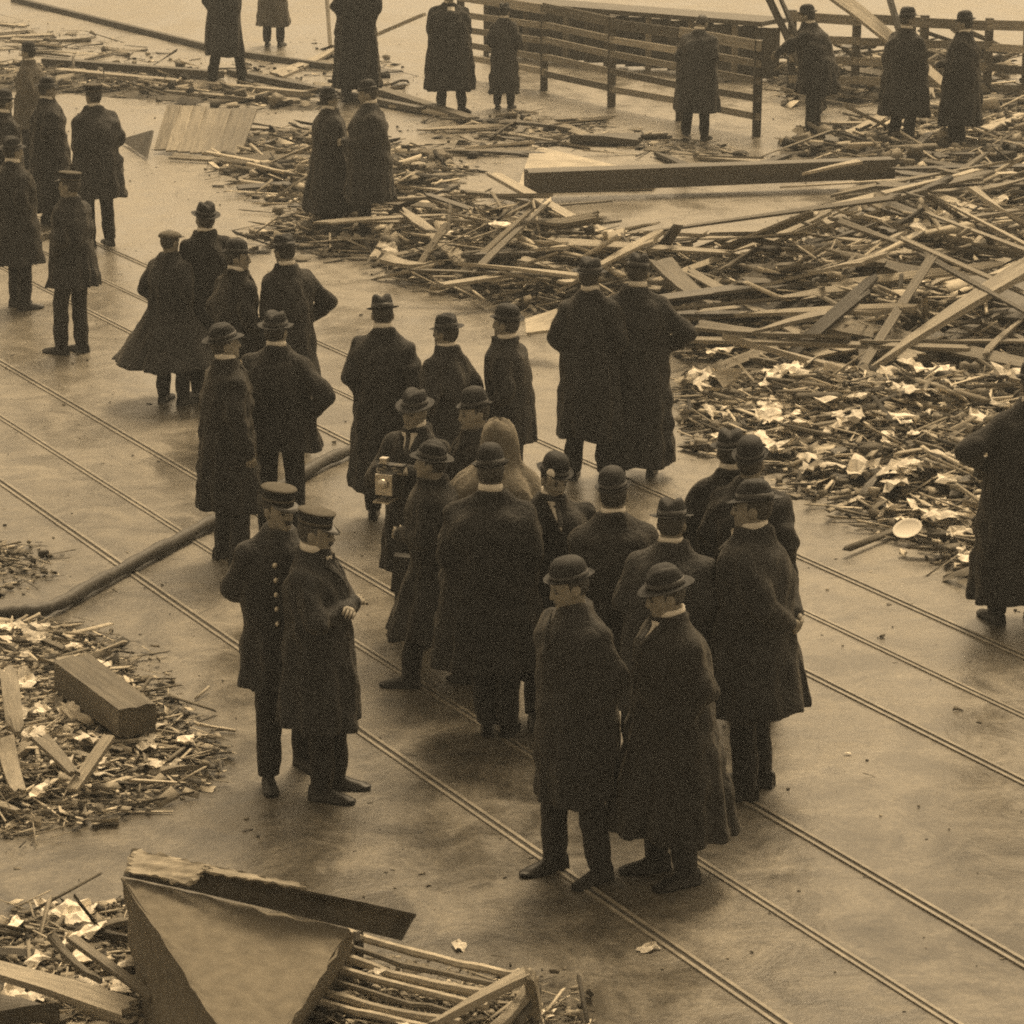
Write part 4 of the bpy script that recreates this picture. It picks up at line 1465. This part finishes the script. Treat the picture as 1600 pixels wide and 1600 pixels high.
def trough_part(name, pts, mat, thick=0.010, sub=None, dent=0.02):
    """a dented sheet stretched between four corners"""
    n = 14
    rg = np.random.default_rng(len(name) * 5)
    p0, p1, p2, p3 = pts
    nn = (p1 - p0).cross(p3 - p0).normalized()
    k = rg.normal(0, 1, (5, 2)) * 6
    ph = rg.uniform(0, 6.28, 5)
    V, F, rag = [], [], {}
    for lay in (0, 1):
        for j in range(n + 1):
            for i in range(n + 1):
                s, t = i / n, j / n
                p = p0.lerp(p1, s).lerp(p3.lerp(p2, s), t)
                w = sum(math.sin(k[q, 0] * s + k[q, 1] * t + ph[q]) for q in range(5)) / 5
                edge = min(s, 1 - s, t, 1 - t)
                if edge == 0 and lay == 0:
                    jx = Vector(rg.normal(0, 0.006, 3))
                    rag[(i, j)] = jx
                if edge == 0:
                    p = p + rag[(i, j)]
                p = p + nn * (dent * w * min(1, edge * 6) - lay * thick)
                V.append(tuple(p - tl))
    m2 = (n + 1) ** 2
    w1 = n + 1
    for j in range(n):
        for i in range(n):
            a = j * w1 + i
            F.append((a, a + 1, a + w1 + 1, a + w1))
            F.append((m2 + a, m2 + a + w1, m2 + a + w1 + 1, m2 + a + 1))
    ring = list(range(n)) + [j * w1 + n for j in range(n)] + [n * w1 + i for i in range(n, 0, -1)] + [j * w1 for j in range(n, 0, -1)]
    for q in range(len(ring)):
        x, y = ring[q], ring[(q + 1) % len(ring)]
        F.append((x, m2 + x, m2 + y, y))
    return obj(name, mesh_py(name, V, F, M[mat], False), sub or tr)


trough_part('face_panel', [a0, c0, c1, b0], 'tin')
trough_part('side_panel', [a0, G(205, 1500, 0.02), G(238, 1690, 0.02), c0], 'tin')
trough_part('end_panel', [b0 + Vector((0, 0, -0.002)), c1, G(455, 1640, 0.03), G(560, 1500, 0.02)], 'tin')
# folded lip along the far edge, curling up and back
lip_low = [G(192, 1369, 0.725), G(300, 1392, 0.69), G(420, 1420, 0.65), G(545, 1450, 0.585), G(628, 1470, 0.48)]
lip_top = [G(205, 1327, 0.80), G(325, 1352, 0.81), G(440, 1384, 0.79), G(560, 1408, 0.73), G(650, 1428, 0.60)]
V, F = [], []
for p, q in zip(lip_low, lip_top):
    bk = Vector((0.01, 0.05, 0))
    for r in (p, p.lerp(q, 0.55) + bk * 0.6, q, q + Vector((0, 0.004, -0.012)), p.lerp(q, 0.55) + bk * 0.6 + Vector((0, 0.012, 0)), p + Vector((0, 0.014, 0))):
        V.append(tuple(r - tl))
for i in range(4):
    for k in range(6):
        k2 = (k + 1) % 6
        F.append((i * 6 + k, i * 6 + 6 + k, i * 6 + 6 + k2, i * 6 + k2))
F += [tuple(range(6)), tuple(24 + k for k in reversed(range(6)))]
obj('lip', mesh_py('lip', V, F, M['rust'], False), tr)
trough_part('folded_flap', [G(196, 1362, 0.76), G(298, 1382, 0.75), G(328, 1352, 0.825), G(208, 1325, 0.82)], 'wood_pale', 0.01, None, 0.006)
trough_part('flap_strip', [G(324, 1352, 0.826), G(324, 1362, 0.815), G(478, 1388, 0.80), G(478, 1382, 0.81)], 'wood_pale', 0.008, None, 0.002)
tag(tr, 'bent wedge-shaped sheet metal trough in the lower left corner', 'trough')

# ---- slatted crate lying behind the trough
cr = bpy.data.objects.new('slatted_crate', None)
link(cr)
k0 = G(545, 1460, 0.30)
cr.location = (k0.x, k0.y, 0)
CB = Vector((k0.x, k0.y, 0))


def bar(name, p, q, w, t, mat, parent=cr):
    o = board(name, p, q, w, t, mat, 0.0)
    mw = o.matrix_world.copy()
    o.parent = parent
    o.matrix_parent_inverse = Matrix.Identity(4)
    o.matrix_local = Matrix.Translation(-CB) @ mw
    return o


def bent_bar(name, p, q, r, mat, seed):
    rg = np.random.default_rng(seed)
    pts, rad = [], []
    sag, sway = rg.uniform(0.0, 0.03), rg.normal(0, 0.012)
    for i in range(9):
        t = i / 8
        c = p.lerp(q, t)
        pts.append(c - CB + Vector((0, sway * math.sin(PI * t) + rg.normal(0, 0.003), -sag * math.sin(PI * t) + rg.normal(0, 0.003))))
        rad.append(r * rg.uniform(0.88, 1.1))
    obj(name, mesh_py(name, *tube(pts, rad, 7), M[mat], False), cr)


for i in range(8):
    dv = i * 15.5
    bent_bar('slat', G(542 - i * 11, 1456 + dv * 1.12, 0.33 - 0.03 * i), G(822 - i * 21 + random.uniform(-14, 10), 1526 + dv * 0.92 + random.uniform(-4, 4), 0.33 - 0.03 * i),
             (0.021, 0.016, 0.024)[i % 3], ('wood_pale', 'wood', 'wood_pale')[i % 3], 300 + i)
bar('end_bar', G(832, 1518, 0.37), G(672, 1605, 0.30), 0.05, 0.045, 'wood')
bar('end_bar', G(836, 1530, 0.26), G(745, 1625, 0.20), 0.06, 0.05, 'wood')
bar('end_bar', G(842, 1540, 0.16), G(800, 1625, 0.12), 0.05, 0.05, 'wood_dark')
bar('corner_post', G(826, 1518, 0.40), G(838, 1590, 0.05), 0.06, 0.06, 'wood')
bar('corner_post', G(560, 1462, 0.34), G(560, 1505, 0.03), 0.05, 0.05, 'wood_dark')
tag(cr, 'broken crate of parallel pale slats beside the metal trough', 'crate')

# ---- hose crossing the tracks
HP = [(-120, 962, 0.06), (0, 957, 0.06), (45, 955, 0.06), (85, 946, 0.06), (130, 922, 0.06), (200, 884, 0.06), (270, 847, 0.06), (330, 815, 0.06), (400, 780, 0.06),
      (500, 724, 0.06), (560, 698, 0.06), (640, 665, 0.06)]
pts = []
base = [G(*p) for p in HP]
for i in range(len(base) - 1):
    pa, pb, pc, pd = base[max(i - 1, 0)], base[i], base[i + 1], base[min(i + 2, len(base) - 1)]
    for s in range(6):
        t = s / 6
        p = 0.5 * ((2 * pb) + (pc - pa) * t + (2 * pa - 5 * pb + 4 * pc - pd) * t * t + (3 * pb - pa - 3 * pc + pd) * t ** 3)
        pts.append(p + Vector((0, 0, 0.004 * math.sin(5 * i + 3 * t))))
V, F = tube(pts, [0.047 + 0.005 * math.sin(i * 1.7) + 0.003 * math.sin(i * 0.6) for i in range(len(pts))], 12)
tag(obj('hose', mesh_py('hose', V, F, M['hose'], True)), 'thick dark hose snaking across the tram tracks at left', 'hose')


# ---- plank fence across the back
def fence(label, posts, rails, height):
    base = [Vector((*ground(u, v), 0)) for u, v in posts]
    root = bpy.data.objects.new('board_fence', None)
    link(root)
    root.location = base[0]
    tag(root, label, 'fence')

    def put(name, p, q, w, t, mat, roll=0.0):
        o = board(name, p, q, w, t, mat, roll, random.choice(STRAIGHT[mat]))
        mw = o.matrix_world.copy()
        o.parent = root
        o.matrix_local = Matrix.Translation(-base[0]) @ mw
    for p in base:
        put('post', p, p + Vector((0.004, 0, height + 0.06)), 0.14, 0.13, 'wood_dark')
    for z, w in rails:
        for p, q in zip(base[:-1], base[1:]):
            d = (q - p).normalized() * 0.05
            put('rail', p - d + Vector((0, -0.095, z + random.uniform(-0.03, 0.03))), q + d + Vector((0, -0.095, z + random.uniform(-0.02, 0.02))), w, 0.04, random.choice(['wood', 'wood', 'wood_pale']), PI / 2 - 0.08)
    return root


fence('pale board fence on dark posts behind the men at the top', [(720, 118), (850, 141), (955, 166), (1062, 188), (1182, 212)], ((0.30, 0.10), (0.54, 0.10), (0.78, 0.10), (1.02, 0.10), (1.28, 0.15)), 1.30)
fence('stretch of board fence behind the bending man and far right pair', [(1235, 150), (1335, 156), (1440, 160), (1540, 166), (1600, 170), (1690, 182)], ((0.30, 0.12), (0.60, 0.12), (0.92, 0.12), (1.24, 0.15)), 1.28)

# dark boarded platform behind the fence, its uprights showing between the rails
pf = bpy.data.objects.new('low_platform', None)
link(pf)
P0, P1 = Vector((*ground(760, 85), 0)), Vector((*ground(1215, 128), 0))
pf.location = P0


def pput(name, p, q, w, t, mat, roll=0.0):
    o = board(name, p, q, w, t, mat, roll, random.choice(STRAIGHT[mat]))
    mw = o.matrix_world.copy()
    o.parent = pf
    o.matrix_local = Matrix.Translation(-P0) @ mw


dirp = (P1 - P0).normalized()
Lp = (P1 - P0).length
nb = 14
for i in range(nb):
    c = P0 + dirp * (Lp * (i + 0.5) / nb)
    pput('boarding', c + Vector((0, 0.02, 0.03)), c + Vector((0.003, 0.02, 0.86)), Lp / nb * 0.93, 0.04, 'wood_dark', PI / 2)
    if i % 2 == 0:
        c2 = P0 + dirp * (Lp * i / nb)
        pput('upright', c2 + Vector((0, -0.07, 0.0)), c2 + Vector((0.003, -0.07, 0.90)), 0.13, 0.10, 'wood')
pput('deck_edge', P0 + Vector((0, 0.3, 0.93)), P1 + Vector((0, 0.3, 0.93)), 0.9, 0.08, 'wood_dark')
tag(pf, 'dark boarded low platform seen through the fence rails', 'platform')

HL = Heap([(1190, 105), (1400, 95), (1580, 100), (1590, 150), (1400, 165), (1230, 165)], 0.35, 1.2, 99)
HL.mound('rubble', 0.15)
bits_mesh('splinters', HL, 500, 0.14, (0.5, 0.35, 0.15), 0.2, seed=14)
scatter_boards(HL, 20, lambda u, v: 'dark clutter behind the ' + ('leaning man' if u < 1360 else 'far right pair') + (', far' if v < 125 else ', near'),
               'boards in the clutter behind the far right men', (0.8, 3.0), (0.08, 0.22), ['wood_dark', 'wood', 'wood_dark'], 109, 0.8, 0.5)
# leaning sticks at the top right
for i, (a, b, za, zb, w, lb) in enumerate((((1188, -30), (1232, 62), 1.9, 0.9, 0.10, 'dark pole leaning at the top left of the bending man'),
                                          ((1205, -35), (1250, 75), 1.9, 0.8, 0.08, 'second dark pole leaning beside the bending man'),
                                          ((1280, -30), (1372, 48), 2.0, 1.1, 0.30, 'pale board leaning behind the bending man'),
                                          ((1382, -30), (1398, 25), 1.6, 1.2, 0.10, 'short dark stick behind the far right pair'))):
    xa, ya = ground(a[0], a[1] + 180 if False else a[1], za)
    yb = ground(1290, 175)[1]
    xa, za2 = at_depth(a[0], a[1], yb + 0.6)
    xb, zb2 = at_depth(b[0], b[1], yb + 0.2)
    d = Vector((xb - xa, -0.4, zb2 - za2))
    foot_p = Vector((xb, yb + 0.2, zb2)) + d * (zb2 / max(0.05, -d.z)) * 0.97
    o = board('pole', (xa, yb + 0.6, za2), foot_p, w, 0.06, ('wood_dark', 'wood_dark', 'wood_pale', 'wood_dark')[i], 0.3)
    tag(o, lb, 'pole')


# ------------------------------------------------------------------ the crowd
STRIDE = ((0.08, 0.26, 6), (-0.08, -0.20, -6))
STRIDE2 = ((0.08, -0.20, 6), (-0.08, 0.24, -6))
near_g = None
# two officers in front
person('officer_a', 'officer facing us in double-row brass-buttoned coat and pale-topped cap', (434, 752), 1212, head=158, hat='peaked', hem=1082, arms=('behind', 'behind'),
       yaw=-12, nod=4, coat='uniform', collar=False, face=True, moustache=True, buttons=True, bulk=1.02, flare=0.01, stance=((0.13, 0.12, 12), (-0.15, -0.10, -14)))
person('officer_b', 'officer in profile facing right, arms folded, white collar, pale-topped cap', (492, 789), 1240, head=104, hat='peaked', hem=1145, arms=('folded', 'folded'),
       nod=2, coat='uniform', face=True, moustache=True, bulk=1.06, flare=0.03, stance=((0.10, 0.04, 6), (-0.11, 0.06, -6)))
# front group on the right
person('profile', 'front man in fedora and long flaring overcoat, profile facing left', (1055, 879), 1372, head=-112, hat='fedora', hem=1308, arms=('pocket', 'pocket'),
       yaw=10, nod=8, coat='coat_brown', face=True, bulk=1.18, flare=0.09)
person('front_left', 'front man beside the fedora man, face turned left, long dark coat', (903, 862), 1368, head=-128, hat='bowler', hem=1262, arms=('pocket', 'pocket'),
       yaw=18, nod=8, coat='coat_black', face=True, bulk=1.08, flare=-0.02, collar=False, stance=((0.13, 0.04, 8), (-0.13, -0.06, -8)))
person('arms_back', 'big-shouldered man in wide coat at right of group, face left, hands behind', (1186, 745), 1238, head=-72, hat='soft', hem=1118, arms=('behind', 'behind'),
       yaw=-25, nod=4, coat='coat', face=True, bulk=1.2, flare=0.07, lean=0.04)
person('collar_left', 'man seen from behind, bowler and white collar, behind the front man', (964, 728), None, 1.78, head=-12, hat='bowler', hem=1060, bulk=1.2, coat='coat_brown')
person('collar_right', 'man seen from behind with white collar, between fedora man and wide-coat man', (1047, 775), None, 1.74, head=18, hat='soft', hem=1120, bulk=1.22)
person('pale_collar', 'man with dark hat and pale scarf collar at the back right of group', (1137, 666), None, 1.76, head=10, hat='soft', hem=960, coat='coat_black')
person('back_right', 'tallest dark back behind the wide-coated man, hat low', (1182, 678), None, 1.78, head=25, hat='bowler', hem=980, bulk=1.15, coat='coat_black', collar=False)
person('badge', 'man facing us with lowered face in bowler, right of the tan hood', (862, 702), None, 1.72, head=165, hat='bowler', hem=1060, nod=18, face=True, bulk=1.22, coat='coat_black')
person('broad_back', 'broad back with white collar band in the middle of the group', (765, 694), 1150, head=6, hat='bowler', hem=1048, bulk=1.30, flare=0.06, coat='coat',
       stance=((0.10, 0.02, 8), (-0.02, 0.05, -4)))
person('strider', 'man striding left with one shoe forward on the rail', (694, 684), 1070, head=-82, hat='soft', hem=1000, arms=('down', 'front'), lean=0.12, stance=STRIDE2,
       bulk=1.22, flare=0.14, coat='coat', collar=False)
person('camera_man', 'man facing left holding a folding camera against his chest', (650, 604), None, 1.72, head=-158, hat='soft', hem=900, arms=('camera', 'camera'), face=True)
person('looker', 'man in dark bowler just behind the tan hood, face left', (746, 604), None, 1.75, head=-112, hat='bowler', hem=900, face=True, coat='coat_black', collar=False)
person('hooded', 'figure with tan cloth drawn over the head behind the broad back', (778, 657), None, 1.70, head=20, hat='hood', hem=980, coat='tan', collar=False)
# middle distance
person('lone_back', 'man seen from behind with tall hat and straight coat, left of short group', (599, 457), None, 1.77, head=8, hat='fedora', hem=772, bulk=1.02, flare=0.03, coat='coat')
person('white_collar', 'shorter man with round hat and wide white collar, face left', (697, 487), None, 1.70, head=-48, hat='soft', hem=790, bulk=0.95)
person('bowler_mid', 'man in bowler facing left in front of the heap', (797, 470), None, 1.74, head=-68, hat='bowler', hem=700, arms=('down', 'pocket'), bulk=0.98)
person('pair_left', 'left of the two tall broad backs watching the heap', (924, 398), None, 1.83, head=14, hat='soft', hem=690, bulk=1.04, coat='coat_black')
person('pair_right', 'right of the two tall broad backs, long coat to the shins', (997, 392), None, 1.84, head=0, hat='fedora', hem=732, bulk=1.12, coat='coat_black', arms=('hip', 'down'))
person('profile_right', 'tall dark coat beside the hose, profile right, white collar', (350, 503), None, 1.78, head=62, hat='fedora', hem=803, bulk=1.05, arms=('down', 'down'), face=True)
person('collar_back', 'broad dark back with white collar beside the hose', (432, 482), None, 1.78, head=12, hat='fedora', hem=708, bulk=1.22, flare=0.08, arms=('hip', 'down'))
person('elbow', 'man with right elbow out, hand in coat, hat tilted left', (446, 363), None, 1.77, head=-38, hat='soft', hem=640, arms=('hip', 'pocket'), bulk=1.08, coat='coat', yaw=-20)
person('flat_cap', 'short man in grey flat cap and widely flaring coat', (262, 357), 630, head=28, hat='flat', hem=572, arms=('pocket', 'pocket'), flare=0.32, bulk=1.08, collar=False, yaw=25)
person('crown_hat', 'man with creased crown hat behind the flat-capped man', (323, 311), None, 1.80, head=-22, hat='fedora', hem=560, bulk=1.02, coat='coat_black')
person('turned_head', 'man with head turned right and white collar, before the creased hat man', (366, 371), None, 1.74, head=50, hat='bowler', hem=620, yaw=35, face=True, coat='coat_black')
# left edge
person('officer_left', 'officer with pale cap band and short coat at left, facing left', (110, 264), 553, head=-58, hat='peaked', hem=452, arms=('front', 'pocket'), coat='uniform',
       collar=False, bulk=1.0, flare=0.05, yaw=-15, stance=((0.09, 0.02, 6), (-0.09, 0.12, -6)), face=True)
person('cap_back', 'officer in dark cap seen from behind beside the timbers', (147, 128), 384, head=-38, hat='peaked', hem=312, arms=('pocket', 'pocket'), coat='uniform', near=False,
       bulk=1.12, yaw=-18, flare=0.03)
person('edge_front', 'heavy dark man at the left edge, foot pointing right', (16, 211), 482, head=48, hat='soft', hem=415, bulk=1.2, coat='coat_black', flare=0.04)
person('soft_hat', 'man in soft hat facing right in the left-edge group', (72, 118), None, 1.76, head=72, hat='soft', hem=330, near=False, bulk=1.1, face=True)
person('edge_back', 'half-hidden man at the far left edge behind the others', (4, 138), None, 1.75, head=60, hat='bowler', hem=330, near=False, face=True)
person('grey_far', 'far man in dark hat and light grey coat at upper left', (44, 63), None, 1.68, head=-80, hat='bowler', hem=200, near=False, coat='coat_grey', face=True)
# far side
person('walker', 'lone man walking near the rails at top left, head cut off', (347, -72), 134, head=35, hat='bowler', hem=88, near=False, stance=STRIDE, bulk=1.05, flare=0.0)
person('top_grey', 'man cut by the top edge, only grey coat hem and legs showing', (424, -105), 72, head=10, hat='bowler', hem=42, near=False, coat='coat_grey', bulk=0.9)
person('top_dark', 'tall man at the top behind the talking pair, head cut off', (555, -75), 158, head=0, hat='bowler', hem=140, near=False, coat='coat_black', bulk=0.98)
person('shirt_front', 'man at the top facing us, white shirt front showing', (702, -28), 174, head=170, hat='bowler', hem=142, near=False, coat='coat_black', bulk=1.25, face=True,
       stance=((0.12, 0.0, 10), (-0.16, 0.05, -25)))
person('slim_brown', 'slim brown-coated figure before the fence', (788, 2), 170, head=15, hat='soft', hem=148, near=False, coat='coat_brown', bulk=0.85)
person('talk_left', 'left of the two talking men, holding a stick, long coat', (514, 134), 366, head=62, hat='fedora', hem=332, near=False, bulk=1.08, arms=('down', 'out'), face=True, flare=0.08)
person('talk_right', 'right of the two talking men, dark hat, pale hand at waist', (576, 121), 378, head=-100, hat='bowler', hem=318, near=False, bulk=1.12, arms=('pocket', 'front'), face=True)
person('fence_man', 'man with lowered head seen from behind at the fence', (1090, 21), 219, head=22, hat=None, hem=176, near=False, bulk=1.15, nod=25, lean=0.08, flare=0.02)
person('bender', 'man leaning forward to the left at the far right heap', (1282, 2), 214, head=-62, hat='bowler', hem=148, near=False, bulk=1.22, lean=0.28, arms=('reach', 'reach'))
person('far_right_a', 'left of the far right pair, broad dark coat', (1418, 8), 238, head=55, hat='soft', hem=182, near=False, bulk=1.25, coat='coat_black', face=True)
person('far_right_b', 'right of the far right pair, facing left, pale hand', (1508, 14), 241, head=-75, hat='bowler', hem=198, near=False, bulk=1.1, coat='coat_black', arms=('front', 'front'), face=True)
person('edge_right', 'dark coated man cut by the right edge, elbow out', (1612, 560), 975, head=-15, hat='bowler', hem=945, bulk=1.3, coat='coat_black', arms=('pocket', 'wide'), flare=0.03)


# ---- what people wear and hold beyond coat and hat
def local_piece(key, name, V, F, mat, loc, rot=(0, 0, 0)):
    return obj(name, mesh_py(name, V, F, M[mat], True), PEOPLE[key][0], loc, rot)


# tan cloth over the head of the hooded figure
def hood(key):
    def flow(x, y, z):
        a = math.atan2(y, x)
        low = min(1.0, max(0.0, (0.2 - z) / 0.35))
        k = 1 + low * (0.07 * math.sin(7 * a + 5 * z) + 0.05 * math.sin(12 * a - 9 * z)) + 0.025 * math.sin(4 * a + 14 * z)
        return (x * k + 0.012 * math.sin(9 * z), y * k, z + 0.01 * math.sin(3 * a))
    V, F = lathe([(0.001, 0.312), (0.035, 0.310), (0.075, 0.292), (0.105, 0.255), (0.122, 0.20), (0.128, 0.14), (0.130, 0.09), (0.145, 0.03), (0.195, -0.02), (0.26, -0.07),
                  (0.30, -0.14), (0.32, -0.24), (0.335, -0.36), (0.315, -0.36), (0.27, -0.12), (0.15, -0.01)], 60, 1.0, 0.9, flow)
    local_piece(key, 'hood', V, F, 'tan', (0, -0.005, 1.46))


hood('hooded')
V, F = box_vf(-0.05, 0.05, -0.004, 0.004, -0.13, 0.10)
local_piece('shirt_front', 'shirt_front', V, F, 'linen', (0, 0.172, 1.36), (0.35, 0, 0))
V, F = box_vf(-0.02, 0.02, -0.006, 0.006, -0.03, 0.03)
local_piece('profile', 'handkerchief', V, F, 'linen', (-0.09, 0.165, 1.29), (0.15, 0, 0.3))
V, F = ellipsoid_vf((0, 0, 0), (0.028, 0.012, 0.032), 10, 6)
local_piece('badge', 'hat_badge', V, F, 'linen', (0.04, 0.125, 1.655), (0.2, 0, -0.3))


def carried(name, key, V, F, mat, p, rot, label, cat, smooth=False):
    root, sc, limb, piv = PEOPLE[key]
    Mx = Matrix.Translation(root.location) @ Matrix.Rotation(root.rotation_euler.z, 4, 'Z') @ Matrix.Diagonal((sc, sc, sc, 1))
    from mathutils import Euler
    o = obj(name, mesh_py(name, V, F, M[mat], smooth))
    o.matrix_world = Mx @ Matrix.Translation(p) @ Euler(rot).to_matrix().to_4x4()
    tag(o, label, cat)
    return o


V, F = box_vf(-0.09, 0.09, -0.035, 0.035, -0.11, 0.11)
cm = carried('camera', 'camera_man', V, F, 'black_box', (0, 0.40, 1.22), (0, 0, 0), 'folding plate camera with bright metal front held before a man\'s chest', 'camera')
obj('lens_board', mesh_py('lens_board', *box_vf(-0.06, 0.06, 0.13, 0.145, -0.07, 0.07), M['chrome']), cm)
Vb, Fb = [], []
for i in range(7):
    s = 0.085 - 0.006 * i - (0.01 if i % 2 else 0)
    for x, z in ((-1, -1), (1, -1), (1, 1), (-1, 1)):
        Vb.append((x * s * 0.8, 0.035 + 0.016 * i, z * s))
for i in range(6):
    for k in range(4):
        Fb.append((i * 4 + k, i * 4 + 4 + k, i * 4 + 4 + (k + 1) % 4, i * 4 + (k + 1) % 4))
obj('bellows', mesh_py('bellows', Vb, Fb, M['black_box']), cm)
Vl, Fl = lathe([(0.001, 0.03), (0.028, 0.03), (0.034, 0.024), (0.036, 0.0), (0.03, 0.0)], 16)
obj('lens', mesh_py('lens', Vl, Fl, M['chrome'], True), cm, (0, 0.145, 0.01), (-PI / 2, 0, 0))
obj('camera_bed', mesh_py('camera_bed', *box_vf(-0.06, 0.06, 0.035, 0.19, -0.115, -0.105), M['chrome']), cm)
obj('finder', mesh_py('finder', *box_vf(0.03, 0.08, -0.02, 0.03, 0.112, 0.15), M['chrome']), cm)

V, F = box_vf(-0.05, 0.05, -0.20, 0.20, -0.13, 0.13)
bag = carried('plate_case', 'strider', V, F, 'black_box', (0.30, 0.22, 0.70), (0.1, 0, 0.1), 'dark hand case with pale top edge carried by the striding man', 'case')
obj('case_edge', mesh_py('case_edge', *box_vf(-0.053, 0.053, -0.20, -0.0, 0.131, 0.142), M['linen']), bag)
Vh, Fh = tube([(0, -0.07, 0.13), (0, -0.06, 0.17), (0, 0.06, 0.17), (0, 0.07, 0.13)], [0.01] * 4, 6)
obj('handle', mesh_py('handle', Vh, Fh, M['black_box'], True), bag)
root, sc, limb, piv = PEOPLE['talk_left']
w = limb[1][2]
V, F = tube([(0, 0, -0.10), (0, 0, 0.9)], [0.018, 0.014], 8)
carried('stick', 'talk_left', V, F, 'wood_pale', tuple(w + np.array((-0.02, 0.02, -0.06))), (-0.4, -2.0, 0), 'walking stick held out by the left talking man', 'stick', True)


# ------------------------------------------------------------------ thin haze volume, added to lift the blacks with distance
mh = bpy.data.materials.new('black_lift_haze')
mh.use_nodes = True
mh.node_tree.nodes.clear()
ho = mh.node_tree.nodes.new('ShaderNodeOutputMaterial')
hv = mh.node_tree.nodes.new('ShaderNodeVolumePrincipled')
hv.inputs['Color'].default_value = (0.84, 0.91, 0.98, 1)
hv.inputs['Density'].default_value = 0.0018
hv.inputs['Anisotropy'].default_value = 0.0
mh.node_tree.links.new(hv.outputs[0], ho.inputs['Volume'])
haze = obj('haze', mesh_py('haze', *box_vf(-330, 330, -50, 610, -1.0, 8.0), mh))
haze['kind'] = 'stuff'
